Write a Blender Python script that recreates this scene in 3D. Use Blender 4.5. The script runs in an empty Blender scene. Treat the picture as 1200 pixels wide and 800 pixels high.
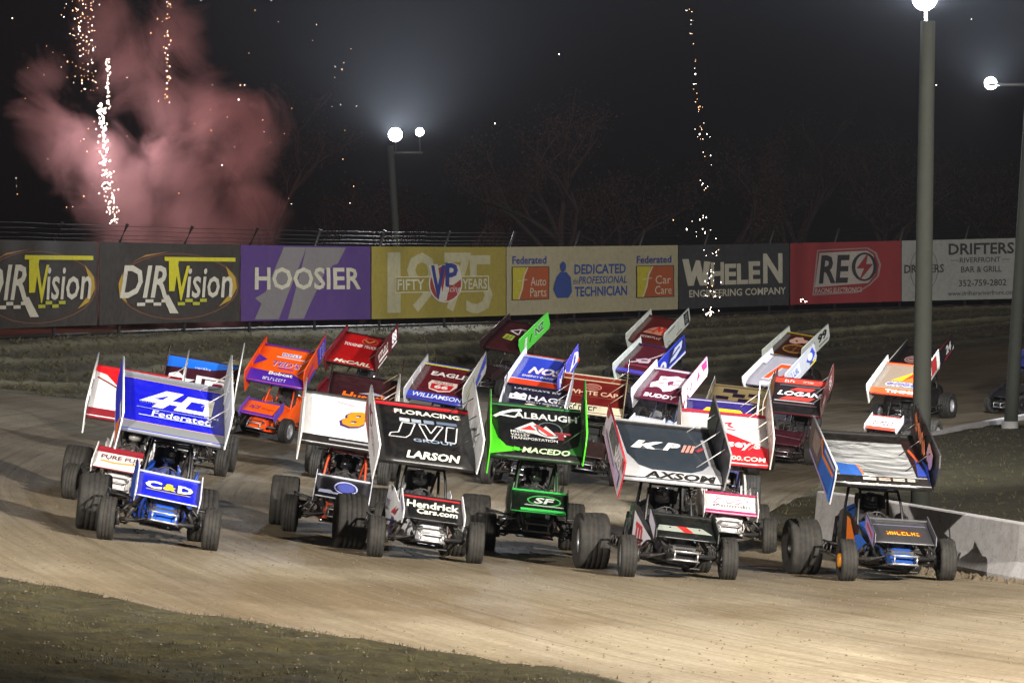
import bpy, bmesh, math, random
from mathutils import Vector, Matrix, noise

random.seed(7)
SC = bpy.context.scene
COL = SC.collection
PI = math.pi

# ------------------------------------------------------------------ camera, world, exposure
FPX, HORIZON, CAMH = 5000.0, 345.0, 4.1          # focal length in photo pixels, horizon row, camera height
cam = bpy.data.cameras.new('camera')
cam.sensor_width = 36.0
cam.lens = 36.0 * FPX / 1200.0
cam.clip_start, cam.clip_end = 1.0, 6000.0
cam_ob = bpy.data.objects.new('camera', cam)
cam_ob.location = (0, 0, CAMH)
cam_ob.rotation_euler = (PI / 2 - math.atan((400 - HORIZON) / FPX), 0, 0)
COL.objects.link(cam_ob)
SC.camera = cam_ob

world = bpy.data.worlds.new('World')
SC.world = world
world.use_nodes = True
wn = world.node_tree.nodes
wn['Background'].inputs['Color'].default_value = (0.72, 0.60, 0.60, 1)
wn['Background'].inputs['Strength'].default_value = 0.004

SC.view_settings.view_transform = 'Standard'
SC.view_settings.look = 'None'
SC.view_settings.exposure = 0.0
SC.view_settings.gamma = 1.0
SC.render.engine = 'CYCLES'
SC.cycles.use_denoising = True
SC.cycles.max_bounces = 5
SC.cycles.diffuse_bounces = 2
SC.cycles.glossy_bounces = 2
SC.cycles.volume_bounces = 0
SC.cycles.volume_step_rate = 2.0
SC.cycles.sample_clamp_indirect = 4.0


def spot(name, loc, target, power, angle, blend=0.5, color=(0.93, 0.96, 1.0), radius=0.35):
    li = bpy.data.lights.new(name, 'SPOT')
    li.energy = power
    li.spot_size = math.radians(angle)
    li.spot_blend = blend
    li.color = color
    li.shadow_soft_size = radius
    o = bpy.data.objects.new(name, li)
    o.location = loc
    d = Vector(target) - Vector(loc)
    o.rotation_euler = d.to_track_quat('-Z', 'Y').to_euler()
    COL.objects.link(o)
    return o


# the stadium floodlights: each of these hangs on a pole that is built further down
LAMP_TALL = (7.9, 81.5, 9.65)
LAMP_RIGHT = (12.7, 113.0, 9.6)
LAMP_FAR = (-4.3, 157.0, 9.9)
LAMP_FAR2 = (-3.4, 157.0, 10.0)
WARM = (1.0, 0.94, 0.84)
LAMP_NEAR = (17.0, 33.0, 13.0)
LAMP_NEAR2 = (15.6, 33.0, 13.2)
LAMP_LEFT = (-17.0, 36.0, 13.0)
LAMP_LEFT2 = (-15.6, 36.0, 13.2)
spot('floodlight_beam', LAMP_NEAR, (-1, 64, 0), 150000, 96, 0.95, WARM)
spot('floodlight_beam', LAMP_NEAR2, (3.0, 116, 0.8), 90000, 34, 0.9, WARM)
spot('floodlight_beam', LAMP_LEFT, (1, 66, 0), 46000, 74, 0.95, WARM)
spot('floodlight_beam', LAMP_LEFT2, (2, 112, 0.5), 38000, 30, 0.9, WARM)
spot('floodlight_beam', LAMP_TALL, (-1, 106, 0.2), 28000, 110, 0.8)
spot('floodlight_beam', LAMP_RIGHT, (3, 134, 0.4), 27000, 110, 0.8)
spot('floodlight_beam', LAMP_FAR, (-2, 112, -4), 6000, 100, 0.8)
spot('floodlight_beam', LAMP_FAR2, (2, 112, -4), 4000, 100, 0.8)
# extra spots at the lit lamps, aimed upward, added to make a halo in the haze
spot('floodlight_beam', LAMP_TALL, (4, 20, 50), 330000, 96, 1.0, (.76, .88, 1.0), .2)
spot('floodlight_beam', LAMP_RIGHT, (2, 20, 73), 90000, 96, 1.0, (.76, .88, 1.0), .2)
spot('floodlight_beam', LAMP_FAR, (-2, 40, 90), 150000, 96, 1.0, (.76, .88, 1.0), .2)
spot('floodlight_beam', LAMP_FAR2, (3, 40, 90), 60000, 96, 1.0, (.76, .88, 1.0), .2)


# ------------------------------------------------------------------ helpers
def hexc(h):
    r = [int(h[i:i + 2], 16) / 255 for i in (0, 2, 4)]
    return tuple(c / 12.92 if c <= 0.04045 else ((c + 0.055) / 1.055) ** 2.4 for c in r)


def props(o, label=None, cat=None, group=None, kind=None):
    if label: o['label'] = label
    if cat: o['category'] = cat
    if group: o['group'] = group
    if kind: o['kind'] = kind
    return o


MATS = {}


def nodes_of(name):
    m = bpy.data.materials.new(name)
    m.use_nodes = True
    nt = m.node_tree
    return m, nt, nt.nodes['Principled BSDF']


def paint(col, rough=0.35, metal=0.0, dirt=0.15, name='paint', spec=0.5, coat=0.0):
    """painted / printed surface with a film of track dust in noise patches"""
    key = (name, tuple(round(c, 4) for c in col), rough, metal, dirt)
    if key in MATS: return MATS[key]
    m, nt, b = nodes_of(name)
    n = nt.nodes.new('ShaderNodeTexNoise'); n.inputs['Scale'].default_value = 5.0; n.inputs['Detail'].default_value = 6
    n.inputs['Roughness'].default_value = 0.7
    tc = nt.nodes.new('ShaderNodeTexCoord'); nt.links.new(tc.outputs['Object'], n.inputs['Vector'])
    mr = nt.nodes.new('ShaderNodeMapRange'); mr.inputs[1].default_value = 0.42; mr.inputs[2].default_value = 0.75
    mr.inputs[3].default_value = 0.015; mr.inputs[4].default_value = dirt
    nt.links.new(n.outputs['Fac'], mr.inputs[0])
    mx = nt.nodes.new('ShaderNodeMix'); mx.data_type = 'RGBA'
    mx.inputs[6].default_value = (*col, 1); mx.inputs[7].default_value = (0.125, 0.096, 0.068, 1)
    sp_ = nt.nodes.new('ShaderNodeTexNoise'); sp_.inputs['Scale'].default_value = 38.0; sp_.inputs['Detail'].default_value = 2
    nt.links.new(tc.outputs['Object'], sp_.inputs['Vector'])
    sr = nt.nodes.new('ShaderNodeMapRange'); sr.inputs[1].default_value = .64; sr.inputs[2].default_value = .70; sr.inputs[4].default_value = min(1, dirt * 2.2)
    nt.links.new(sp_.outputs['Fac'], sr.inputs[0])
    ma = nt.nodes.new('ShaderNodeMath'); ma.operation = 'MAXIMUM'; nt.links.new(mr.outputs[0], ma.inputs[0]); nt.links.new(sr.outputs[0], ma.inputs[1])
    nt.links.new(ma.outputs[0], mx.inputs[0]); nt.links.new(mx.outputs[2], b.inputs['Base Color'])
    rr_ = nt.nodes.new('ShaderNodeMath'); rr_.operation = 'MULTIPLY_ADD'; rr_.inputs[1].default_value = .5; rr_.inputs[2].default_value = rough; rr_.use_clamp = True
    nt.links.new(ma.outputs[0], rr_.inputs[0]); nt.links.new(rr_.outputs[0], b.inputs['Roughness'])
    b.inputs['Metallic'].default_value = metal
    b.inputs['Specular IOR Level'].default_value = spec
    b.inputs['Coat Weight'].default_value = coat
    MATS[key] = m
    return m


def rubber():
    if 'rubber' in MATS: return MATS['rubber']
    m, nt, b = nodes_of('dusty_rubber')
    tc = nt.nodes.new('ShaderNodeTexCoord')
    n = nt.nodes.new('ShaderNodeTexNoise'); n.inputs['Scale'].default_value = 9; n.inputs['Detail'].default_value = 8
    n.inputs['Roughness'].default_value = 0.75
    nt.links.new(tc.outputs['Object'], n.inputs['Vector'])
    cr = nt.nodes.new('ShaderNodeValToRGB')
    cr.color_ramp.elements[0].position = 0.35; cr.color_ramp.elements[0].color = (0.007, 0.0066, 0.006, 1)
    cr.color_ramp.elements[1].position = 0.75; cr.color_ramp.elements[1].color = (0.036, 0.031, 0.025, 1)
    nt.links.new(n.outputs['Fac'], cr.inputs[0]); nt.links.new(cr.outputs[0], b.inputs['Base Color'])
    bp = nt.nodes.new('ShaderNodeBump'); bp.inputs['Strength'].default_value = 0.5; bp.inputs['Distance'].default_value = 0.02
    nt.links.new(n.outputs['Fac'], bp.inputs['Height']); nt.links.new(bp.outputs[0], b.inputs['Normal'])
    b.inputs['Roughness'].default_value = 0.8
    MATS['rubber'] = m
    return m


def emit(name, col, strength):
    m = bpy.data.materials.new(name); m.use_nodes = True
    nt = m.node_tree; nt.nodes.clear()
    e = nt.nodes.new('ShaderNodeEmission'); e.inputs[0].default_value = (*col, 1); e.inputs[1].default_value = strength
    o = nt.nodes.new('ShaderNodeOutputMaterial'); nt.links.new(e.outputs[0], o.inputs[0])
    return m


def link(name, me, parent=None, loc=None, mats=None):
    o = bpy.data.objects.new(name, me)
    COL.objects.link(o)
    if parent: o.parent = parent
    if loc is not None: o.location = loc
    return o


def mesh_of(name, bm, mats, smooth=False):
    me = bpy.data.meshes.new(name)
    bm.normal_update()
    bm.to_mesh(me); bm.free()
    for m in (mats if isinstance(mats, (list, tuple)) else [mats]): me.materials.append(m)
    if smooth:
        for p in me.polygons: p.use_smooth = True
    return me


def empty(name, loc=(0, 0, 0)):
    o = bpy.data.objects.new(name, None)
    o.location = loc; o.empty_display_size = 0.3
    COL.objects.link(o)
    return o


def box(bm, c, s, rot=None, mi=0, taper=1.0):
    vs = []
    for dz in (-.5, .5):
        t = taper if dz > 0 else 1
        for dx, dy in ((-.5, -.5), (.5, -.5), (.5, .5), (-.5, .5)):
            v = Vector((dx * s[0] * t, dy * s[1] * t, dz * s[2]))
            if rot: v = rot @ v
            vs.append(bm.verts.new(v + Vector(c)))
    for f in ((0, 3, 2, 1), (4, 5, 6, 7), (0, 1, 5, 4), (1, 2, 6, 5), (2, 3, 7, 6), (3, 0, 4, 7)):
        bm.faces.new([vs[i] for i in f]).material_index = mi


def tube(bm, pts, r, seg=6, mi=0, cap=True, r2=None):
    pts = [Vector(p) for p in pts]
    rings = []
    n = len(pts)
    for i, p in enumerate(pts):
        t = (pts[min(i + 1, n - 1)] - pts[max(i - 1, 0)]).normalized()
        a = Vector((0, 0, 1)) if abs(t.z) < 0.9 else Vector((1, 0, 0))
        u = t.cross(a).normalized(); w = t.cross(u)
        rr = r if r2 is None else r + (r2 - r) * i / max(n - 1, 1)
        rings.append([bm.verts.new(p + (u * math.cos(k * 2 * PI / seg) + w * math.sin(k * 2 * PI / seg)) * rr) for k in range(seg)])
    for i in range(n - 1):
        for k in range(seg):
            f = bm.faces.new([rings[i][k], rings[i][(k + 1) % seg], rings[i + 1][(k + 1) % seg], rings[i + 1][k]])
            f.material_index = mi; f.smooth = True
    if cap:
        bm.faces.new(rings[0][::-1]).material_index = mi
        bm.faces.new(rings[-1]).material_index = mi


def lathe_y(bm, prof, seg=28, mi=0, smooth=True):
    """revolve (y, r) profile about the y axis"""
    rings = [[bm.verts.new((r * math.cos(k * 2 * PI / seg), y, r * math.sin(k * 2 * PI / seg))) for k in range(seg)] for y, r in prof]
    for i in range(len(prof) - 1):
        for k in range(seg):
            f = bm.faces.new([rings[i][k], rings[i][(k + 1) % seg], rings[i + 1][(k + 1) % seg], rings[i + 1][k]])
            f.material_index = mi; f.smooth = smooth
    return rings


def plate(bm, pts, nrm, th, mi=0, mi2=None, mie=None):
    """flat polygon given in 3-D, thickened along nrm"""
    nrm = Vector(nrm)
    a = [bm.verts.new(Vector(p) + nrm * th / 2) for p in pts]
    b = [bm.verts.new(Vector(p) - nrm * th / 2) for p in pts]
    f1 = bm.faces.new(a); f2 = bm.faces.new(b[::-1])
    f1.material_index = mi; f2.material_index = mi if mi2 is None else mi2
    for i in range(len(pts)):
        j = (i + 1) % len(pts)
        bm.faces.new([a[i], b[i], b[j], a[j]]).material_index = mi if mie is None else mie


# ------------------------------------------------------------------ flat print: lettering and graphics as thin geometry
TEXT_CACHE = {}


def text_polys(s, shear=0.0, bold=0.0):
    key = (s, shear, bold)
    if key not in TEXT_CACHE:
        cu = bpy.data.curves.new('lettering', 'FONT')
        cu.body = s; cu.shear = shear; cu.offset = bold; cu.resolution_u = 2; cu.fill_mode = 'FRONT'
        ob = bpy.data.objects.new('lettering', cu)
        me = ob.to_mesh()
        vs = [(v.co.x, v.co.y) for v in me.vertices]
        fs = [tuple(p.vertices) for p in me.polygons]
        x0 = min(v[0] for v in vs); x1 = max(v[0] for v in vs)
        y0 = min(v[1] for v in vs); y1 = max(v[1] for v in vs)
        vs = [((x - x0) / (x1 - x0) - .5, (y - y0) / (y1 - y0) - .5) for x, y in vs]
        ob.to_mesh_clear()
        bpy.data.objects.remove(ob); bpy.data.curves.remove(cu)
        TEXT_CACHE[key] = (vs, fs)
    return TEXT_CACHE[key]


def decal(name, items, place, parent, rough=0.35, cuts=(), step=0.0022, eps=0.004, dirt=0.15, emis=None):
    """items in local (a, b) metres; place(a, b, lift) maps to 3-D"""
    bm = bmesh.new(); mats = []; idx = {}
    lift = eps
    for it in items:
        k = it[0]
        col = it[-1] if k != 't' else it[6]
        if isinstance(col, str): col = hexc(col)
        if col not in idx:
            idx[col] = len(mats); mats.append(paint(col, rough, 0, dirt, 'print'))
        mi = idx[col]
        polys = []
        if k == 't':
            _, s, cx, cy, w, h = it[:6]
            sh = it[7] if len(it) > 7 else 0; bd = .6 * it[8] if len(it) > 8 else 0.0
            rot = it[9] if len(it) > 9 else 0.0
            vs, fs = text_polys(s, sh, bd)
            cr, sr = math.cos(rot), math.sin(rot)
            pv = [(cx + x * w * cr - y * h * sr, cy + x * w * sr + y * h * cr) for x, y in vs]
            polys = [(pv, fs)]
        elif k == 'p':
            pv = it[1]; polys = [(pv, [tuple(range(len(pv)))])]
        elif k == 'b':
            x0, y0, x1, y1 = it[1:5]; polys = [([(x0, y0), (x1, y0), (x1, y1), (x0, y1)], [(0, 1, 2, 3)])]
        elif k == 'e':
            cx, cy, rx, ry = it[1:5]
            polys = [([(cx + rx * math.cos(t * PI / 12), cy + ry * math.sin(t * PI / 12)) for t in range(24)], [tuple(range(24))])]
        elif k == 'r':
            cx, cy, rx, ry, th = it[1:6]
            n = 28
            pv = [(cx + rx * math.cos(t * 2 * PI / n), cy + ry * math.sin(t * 2 * PI / n)) for t in range(n)]
            pv += [(cx + (rx - th) * math.cos(t * 2 * PI / n), cy + (ry - th) * math.sin(t * 2 * PI / n)) for t in range(n)]
            polys = [(pv, [(t, (t + 1) % n, n + (t + 1) % n, n + t) for t in range(n)])]
        elif k == 'q':                      # a line of print too small to read: a row of uneven strokes
            _, cx, cy, w, h, n = it[:6]
            rq = random.Random(int((cx + 9) * 977 + (cy + 9) * 131 + n))
            pv, fs = [], []
            for i_ in range(n):
                x0 = cx - w / 2 + w * i_ / n; ww = w / n * rq.uniform(.55, .85)
                for (a0, a1, b0, b1) in rq.choice((((0, .3, 0, 1), (.3, 1, .7, 1)), ((0, .3, 0, 1), (.7, 1, 0, 1), (.3, .7, .4, .6)), ((0, 1, 0, .25), (0, .3, .25, 1)), ((.3, .65, 0, 1), (0, 1, .8, 1)), ((0, 1, .75, 1), (0, 1, 0, .25), (0, .3, .25, .75)))):
                    j = len(pv)
                    pv += [(x0 + ww * a0, cy - h / 2 + h * b0), (x0 + ww * a1, cy - h / 2 + h * b0), (x0 + ww * a1, cy - h / 2 + h * b1), (x0 + ww * a0, cy - h / 2 + h * b1)]
                    fs.append((j, j + 1, j + 2, j + 3))
            polys = [(pv, fs)]
        elif k == 'l':                      # polyline stroke: pts, width
            pts, wd = it[1], it[2]
            pv, fs = [], []
            for (ax, ay), (bx, by) in zip(pts[:-1], pts[1:]):
                L = math.hypot(bx - ax, by - ay) or 1e-6
                nx, ny = -(by - ay) / L * wd / 2, (bx - ax) / L * wd / 2
                i = len(pv)
                pv += [(ax + nx, ay + ny), (ax - nx, ay - ny), (bx - nx, by - ny), (bx + nx, by + ny)]
                fs.append((i, i + 1, i + 2, i + 3))
            polys = [(pv, fs)]
        for pv, fs in polys:
            vv = [bm.verts.new((x, y, lift)) for x, y in pv]
            for f in fs:
                try:
                    fc = bm.faces.new([vv[i] for i in f]); fc.material_index = mi
                except ValueError:
                    pass
        lift += step
    for c in cuts:
        bmesh.ops.bisect_plane(bm, geom=bm.verts[:] + bm.edges[:] + bm.faces[:], plane_co=(0, c, 0), plane_no=(0, 1, 0))
    for v in bm.verts: v.co = place(v.co.x, v.co.y, v.co.z)
    return link(name, mesh_of(name, bm, mats), parent)


# ------------------------------------------------------------------ ground
G = (-0.31745, -0.75283, -0.04383, 0.50030, -0.23225, 0.81513)


def smax(a, b, k):
    h = max(k - abs(a - b), 0) / k
    return max(a, b) + h * h * k / 4


def track_z(x, y):
    yy = smax(y, 60.0, 8.0)
    xx = max(-26.0, min(26.0, x))
    yy = min(yy, 190.0)
    X = xx / 10; Y = (yy - 90) / 40
    return G[0] + G[1] * X + G[2] * Y + G[3] * X * X + G[4] * X * Y + G[5] * Y * Y


# outer wall line: photo column -> distance, banner top and bottom rows
WALL_TAB = [(-330, 104, 275, 395), (-60, 113.5, 279.5, 388), (0, 117, 281, 385), (100, 124.5, 283, 381), (270, 137, 287, 376.3), (440, 143.5, 289, 374),
            (590, 152.5, 289.6, 370), (790, 163, 287.5, 362.5), (925, 169, 285, 357), (1060, 173, 282, 352.8), (1190, 176, 279, 349.8), (1320, 177, 276, 347), (1600, 178, 270, 342)]


def wall_at(px):
    for a, b in zip(WALL_TAB[:-1], WALL_TAB[1:]):
        if px <= b[0] or b is WALL_TAB[-1]:
            t = (px - a[0]) / (b[0] - a[0])
            d, yt, yb = (a[i] + (b[i] - a[i]) * t for i in (1, 2, 3))
            s = FPX / d
            return Vector(((px - 600) / s, d, 0)), CAMH - (yt - HORIZON) / s, CAMH - (yb - HORIZON) / s


WALL_LINE = []
for i in range(97):
    px = -330 + i * 20
    p, zt, zb = wall_at(px)
    WALL_LINE.append((p, zt, zb))
for _ in range(12):     # smooth the bend
    WALL_LINE = [WALL_LINE[0]] + [tuple((a + b * 2 + c) / 4 for a, b, c in zip(WALL_LINE[i - 1], WALL_LINE[i], WALL_LINE[i + 1])) for i in range(1, len(WALL_LINE) - 1)] + [WALL_LINE[-1]]


def wall_pt(px):
    f = (px + 330) / 20; i = max(0, min(len(WALL_LINE) - 2, int(f))); t = f - i
    a, b = WALL_LINE[i], WALL_LINE[i + 1]
    return tuple(p + (q - p) * t for p, q in zip(a, b))


def wall_dist(x, y):
    """signed distance to the wall line: positive on the track side"""
    best = 1e9; sg = 1
    for (a, _, _), (b, _, _) in zip(WALL_LINE[:-1:3], WALL_LINE[3::3]):
        dx, dy = b.x - a.x, b.y - a.y
        t = max(0, min(1, ((x - a.x) * dx + (y - a.y) * dy) / (dx * dx + dy * dy)))
        ex, ey = x - a.x - dx * t, y - a.y - dy * t
        d = math.hypot(ex, ey)
        if d < best:
            best = d; sg = 1 if (dx * ey - dy * ex) < 0 else -1
    return best * sg


INFIELD = [(3.2, 76.0), (5.6, 70.3), (6.3, 67.4), (7.6, 62.2), (9.5, 56.5), (13, 50), (60, 30), (60, 190), (29, 152.5), (18.6, 135.4), (14.3, 124.4), (9.3, 107.2), (6.9, 95.2), (5.2, 86.2)]


def inside(poly, x, y):
    c = False
    j = len(poly) - 1
    for i in range(len(poly)):
        xi, yi = poly[i]; xj, yj = poly[j]
        if (yi > y) != (yj > y) and x < (xj - xi) * (y - yi) / (yj - yi) + xi: c = not c
        j = i
    return c


def poly_dist(poly, x, y):
    best = 1e9
    for i in range(len(poly)):
        ax, ay = poly[i - 1]; bx, by = poly[i]
        dx, dy = bx - ax, by - ay
        t = max(0, min(1, ((x - ax) * dx + (y - ay) * dy) / (dx * dx + dy * dy)))
        best = min(best, math.hypot(x - ax - dx * t, y - ay - dy * t))
    return best


BERM_W = 7.0


def grass_front(x, y):
    """positive on the grass at the bottom left of the picture"""
    e = 50.4 - 0.80 * (x + 6.0) - 0.02 * (x + 6) ** 2 + 0.45 * noise.noise(Vector((x * 0.9, y * .5, 3))) + 0.15 * noise.noise(Vector((x * 3, y * 2, 7)))
    return e - y


def lane(x, y):
    rx, ry = (x - 34) / 40, (y - 88) / 68
    return math.hypot(rx, ry) * 40, math.atan2(ry, rx) * 50


def ground_z(x, y):
    z = track_z(x, y)
    far = max(0.0, y - 200) + max(0.0, abs(x) - 45)
    d = wall_dist(x, y) if y > 80 and far < 30 else (20 if y <= 80 else -20)
    bw = BERM_W - 1.8 * max(0, min(1, (-2 - x) / 10))
    if d < bw:
        z = min(z, 2.2) - 0.55 * min(1, max(0, (bw - d) / 2.0)) if d > -1.5 else 2.35
    elif inside(INFIELD, x, y):
        pd = poly_dist(INFIELD, x, y)
        zi = 0.02 + 0.52 * max(0, min(1, (y - 80) / 25)) + .05 * noise.noise(Vector((x * .5, y * .5, 0)))
        t = min(1, pd / .8)
        z = z + (zi - z) * t
    gf = grass_front(x, y)
    if gf > -0.5 and y < 60:
        t = min(1, (gf + .5) / 1.2)
        z += t * (0.10 + 0.10 * noise.noise(Vector((x * 1.2, y * 1.2, 5))) + .05 * noise.noise(Vector((x * 4, y * 4, 5))))
    if y < 34: z *= max(0, (y - 10) / 24) if y > 10 else 0
    return z


def axis(segs):
    out = [segs[0][0]]
    for a, b, st in segs:
        n = max(1, round((b - a) / st))
        out += [a + (b - a) * (i + 1) / n for i in range(n)]
    return out


def grid_sheet(xs, ys):
    bm = bmesh.new()
    uvl = bm.verts.layers.float_vector.new('lane')
    gl = bm.verts.layers.float.new('grass')
    rows = []
    for y in ys:
        row = []
        for x in xs:
            v = bm.verts.new((x, y, ground_z(x, y)))
            L, T = lane(x, y)
            v[uvl] = (L, T, 0)
            g = 0.0
            if y < 60: g = max(g, min(1, max(0, grass_front(x, y) / 1.5 + .45)))
            if inside(INFIELD, x, y): g = max(g, min(1, poly_dist(INFIELD, x, y) / .8))
            if y > 80 and (abs(x) > 60 or y > 200 or wall_dist(x, y) < -.5): g = 1
            v[gl] = g
            row.append(v)
        rows.append(row)
    for r0, r1 in zip(rows[:-1], rows[1:]):
        for k in range(len(xs) - 1):
            bm.faces.new([r0[k], r0[k + 1], r1[k + 1], r1[k]]).smooth = True
    return bm


def ground_material():
    m, nt, b = nodes_of('dirt_and_grass')
    N, L = nt.nodes, nt.links
    at = N.new('ShaderNodeAttribute'); at.attribute_name = 'lane'
    ga = N.new('ShaderNodeAttribute'); ga.attribute_name = 'grass'
    tc = N.new('ShaderNodeTexCoord')

    def nz(vec, scale, detail=5, rough=.6, mapscale=None):
        if mapscale:
            mp = N.new('ShaderNodeMapping'); mp.inputs['Scale'].default_value = mapscale
            L.new(vec, mp.inputs['Vector']); vec = mp.outputs[0]
        n = N.new('ShaderNodeTexNoise'); n.inputs['Scale'].default_value = scale
        n.inputs['Detail'].default_value = detail; n.inputs['Roughness'].default_value = rough
        L.new(vec, n.inputs['Vector'])
        return n.outputs['Fac']

    def ramp(fac, stops):
        r = N.new('ShaderNodeValToRGB')
        el = r.color_ramp.elements
        el[0].position, el[0].color = stops[0][0], (*stops[0][1], 1)
        el[1].position, el[1].color = stops[-1][0], (*stops[-1][1], 1)
        for p, c in stops[1:-1]:
            e = el.new(p); e.color = (*c, 1)
        L.new(fac, r.inputs[0])
        return r.outputs[0]

    def mix(fac, a, c, mode='MIX'):
        x = N.new('ShaderNodeMix'); x.data_type = 'RGBA'; x.blend_type = mode
        if isinstance(fac, float): x.inputs[0].default_value = fac
        else: L.new(fac, x.inputs[0])
        L.new(a, x.inputs[6]); L.new(c, x.inputs[7])
        return x.outputs[2]
    streak = nz(at.outputs['Vector'], 1.0, 6, .65, (0.55, 0.035, 1))
    fine = nz(at.outputs['Vector'], 1.0, 5, .7, (4.5, 0.22, 1))
    patch = nz(tc.outputs['Object'], 0.16, 4, .6)
    grain = nz(tc.outputs['Object'], 14, 6, .75)
    c1 = ramp(streak, [(0.30, (0.260, 0.214, 0.146)), (0.5, (0.328, 0.274, 0.192)), (0.7, (0.400, 0.342, 0.248))])
    c2 = ramp(fine, [(0.32, (0.68, 0.66, 0.63)), (0.68, (1.0, 1.0, 1.0))])
    c3 = ramp(patch, [(0.36, (0.62, 0.56, 0.49)), (0.56, (1.0, 1.0, 1.0))])
    c4 = ramp(grain, [(0.3, (0.55, 0.53, 0.50)), (0.7, (1.0, 1.0, 1.0))])
    rut = nz(at.outputs['Vector'], 1.0, 3, .6, (7.0, 0.03, 1))
    c5 = ramp(rut, [(0.36, (0.76, 0.74, 0.71)), (0.46, (1.0, 1.0, 1.0)), (0.60, (1.0, 1.0, 1.0)), (0.72, (0.86, 0.85, 0.83))])
    c1 = mix(1.0, c1, c5, 'MULTIPLY')
    dirt = mix(1.0, mix(1.0, mix(1.0, c1, c2, 'MULTIPLY'), c3, 'MULTIPLY'), c4, 'MULTIPLY')
    gn = nz(tc.outputs['Object'], 2.2, 8, .75)
    gn2 = nz(tc.outputs['Object'], 18, 5, .8)
    g1 = ramp(gn, [(0.3, (0.016, 0.012, 0.005)), (0.5, (0.046, 0.038, 0.015)), (0.72, (0.085, 0.072, 0.030))])
    g2 = ramp(gn2, [(0.3, (0.45, 0.45, 0.45)), (0.7, (1.0, 1.0, 1.0))])
    grass = mix(1.0, g1, g2, 'MULTIPLY')
    en = nz(tc.outputs['Object'], 3.5, 8, .8)
    e1 = N.new('ShaderNodeMath'); e1.operation = 'MULTIPLY_ADD'; L.new(en, e1.inputs[0]); e1.inputs[1].default_value = 1.5; e1.inputs[2].default_value = -.75
    e2 = N.new('ShaderNodeMath'); e2.operation = 'ADD'; L.new(ga.outputs['Fac'], e2.inputs[0]); L.new(e1.outputs[0], e2.inputs[1])
    e3 = N.new('ShaderNodeMapRange'); e3.interpolation_type = 'SMOOTHSTEP'; e3.inputs[1].default_value = .36; e3.inputs[2].default_value = .64; L.new(e2.outputs[0], e3.inputs[0])
    col = mix(e3.outputs[0], dirt, grass)
    L.new(col, b.inputs['Base Color'])
    rm = N.new('ShaderNodeMapRange'); rm.inputs[1].default_value = .35; rm.inputs[2].default_value = .65; rm.inputs[3].default_value = 1.0; rm.inputs[4].default_value = .74
    L.new(streak, rm.inputs[0])
    rg_ = N.new('ShaderNodeMath'); rg_.operation = 'MAXIMUM'; L.new(rm.outputs[0], rg_.inputs[0]); L.new(ga.outputs['Fac'], rg_.inputs[1]); L.new(rg_.outputs[0], b.inputs['Roughness'])
    b.inputs['Specular IOR Level'].default_value = 0.22
    ad = N.new('ShaderNodeMath'); ad.operation = 'ADD'; L.new(fine, ad.inputs[0]); L.new(grain, ad.inputs[1])
    bp = N.new('ShaderNodeBump'); bp.inputs['Strength'].default_value = 0.6; bp.inputs['Distance'].default_value = 0.04
    L.new(ad.outputs[0], bp.inputs['Height']); L.new(bp.outputs[0], b.inputs['Normal'])
    return m


xs = axis([(-2500, -300, 700), (-300, -50, 50), (-50, -18, 2), (-18, 24, .4), (24, 50, 2), (50, 300, 50), (300, 2500, 700)])
ys = axis([(-300, 0, 60), (0, 36, 4), (36, 56, .2), (56, 110, .45), (110, 190, .8), (190, 250, 6), (250, 700, 90), (700, 4500, 900)])
ground = link('ground', mesh_of('ground', grid_sheet(xs, ys), ground_material()))
props(ground, 'tan dirt race track with dark grass verge and infield', kind='structure')

# banked grass berm under the outer fence, furrowed by a tractor
bm = bmesh.new()
rl = bm.verts.layers.float.new('ridge')
rows = []
NT = 56
for (p, zt, zb), (q, _, _) in zip(WALL_LINE[:-1], WALL_LINE[1:]):
    for sub in range(4):
        a = p + (q - p) * (sub / 4)
        t = (q - p).normalized(); nrm = Vector((t.y, -t.x, 0))
        zc = zb - 0.32
        W = BERM_W + .6 - 1.8 * max(0, min(1, (-2 - a.x) / 10))
        row = []
        foot = a + nrm * W
        zf = track_z(foot.x, foot.y) - .06
        for k in range(NT + 1):
            u = k / NT
            dd = -1.5 + (W + 1.5) * u
            P = a + nrm * dd
            s = max(0, dd) / W
            h = zc + (zf - zc) * (s ** 0.85 if s > 0 else 0)
            wob = 1.6 * noise.noise(Vector((P.x * .12, P.y * .1, 1))) + .5 * noise.noise(Vector((P.x * .5, P.y * .4, 4)))
            amp = max(0.15, .55 + .9 * noise.noise(Vector((dd * .9, P.x * .06 + P.y * .03, 2))))
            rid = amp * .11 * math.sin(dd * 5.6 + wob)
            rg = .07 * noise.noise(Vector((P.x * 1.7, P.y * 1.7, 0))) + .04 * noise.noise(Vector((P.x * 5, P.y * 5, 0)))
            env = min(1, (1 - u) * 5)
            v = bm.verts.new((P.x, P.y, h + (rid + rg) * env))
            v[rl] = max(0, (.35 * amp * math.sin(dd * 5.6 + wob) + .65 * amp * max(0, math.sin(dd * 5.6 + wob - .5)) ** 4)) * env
            row.append(v)
        rows.append(row)
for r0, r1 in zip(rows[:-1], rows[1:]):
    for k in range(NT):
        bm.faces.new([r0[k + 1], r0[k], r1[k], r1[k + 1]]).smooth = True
bm.normal_update()
m, nt, b = nodes_of('furrowed_grass')
tc = nt.nodes.new('ShaderNodeTexCoord'); ge = nt.nodes.new('ShaderNodeNewGeometry')
n1 = nt.nodes.new('ShaderNodeTexNoise'); n1.inputs['Scale'].default_value = 3.0; n1.inputs['Detail'].default_value = 8; n1.inputs['Roughness'].default_value = .8
nt.links.new(tc.outputs['Object'], n1.inputs['Vector'])
cr = nt.nodes.new('ShaderNodeValToRGB')
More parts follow.
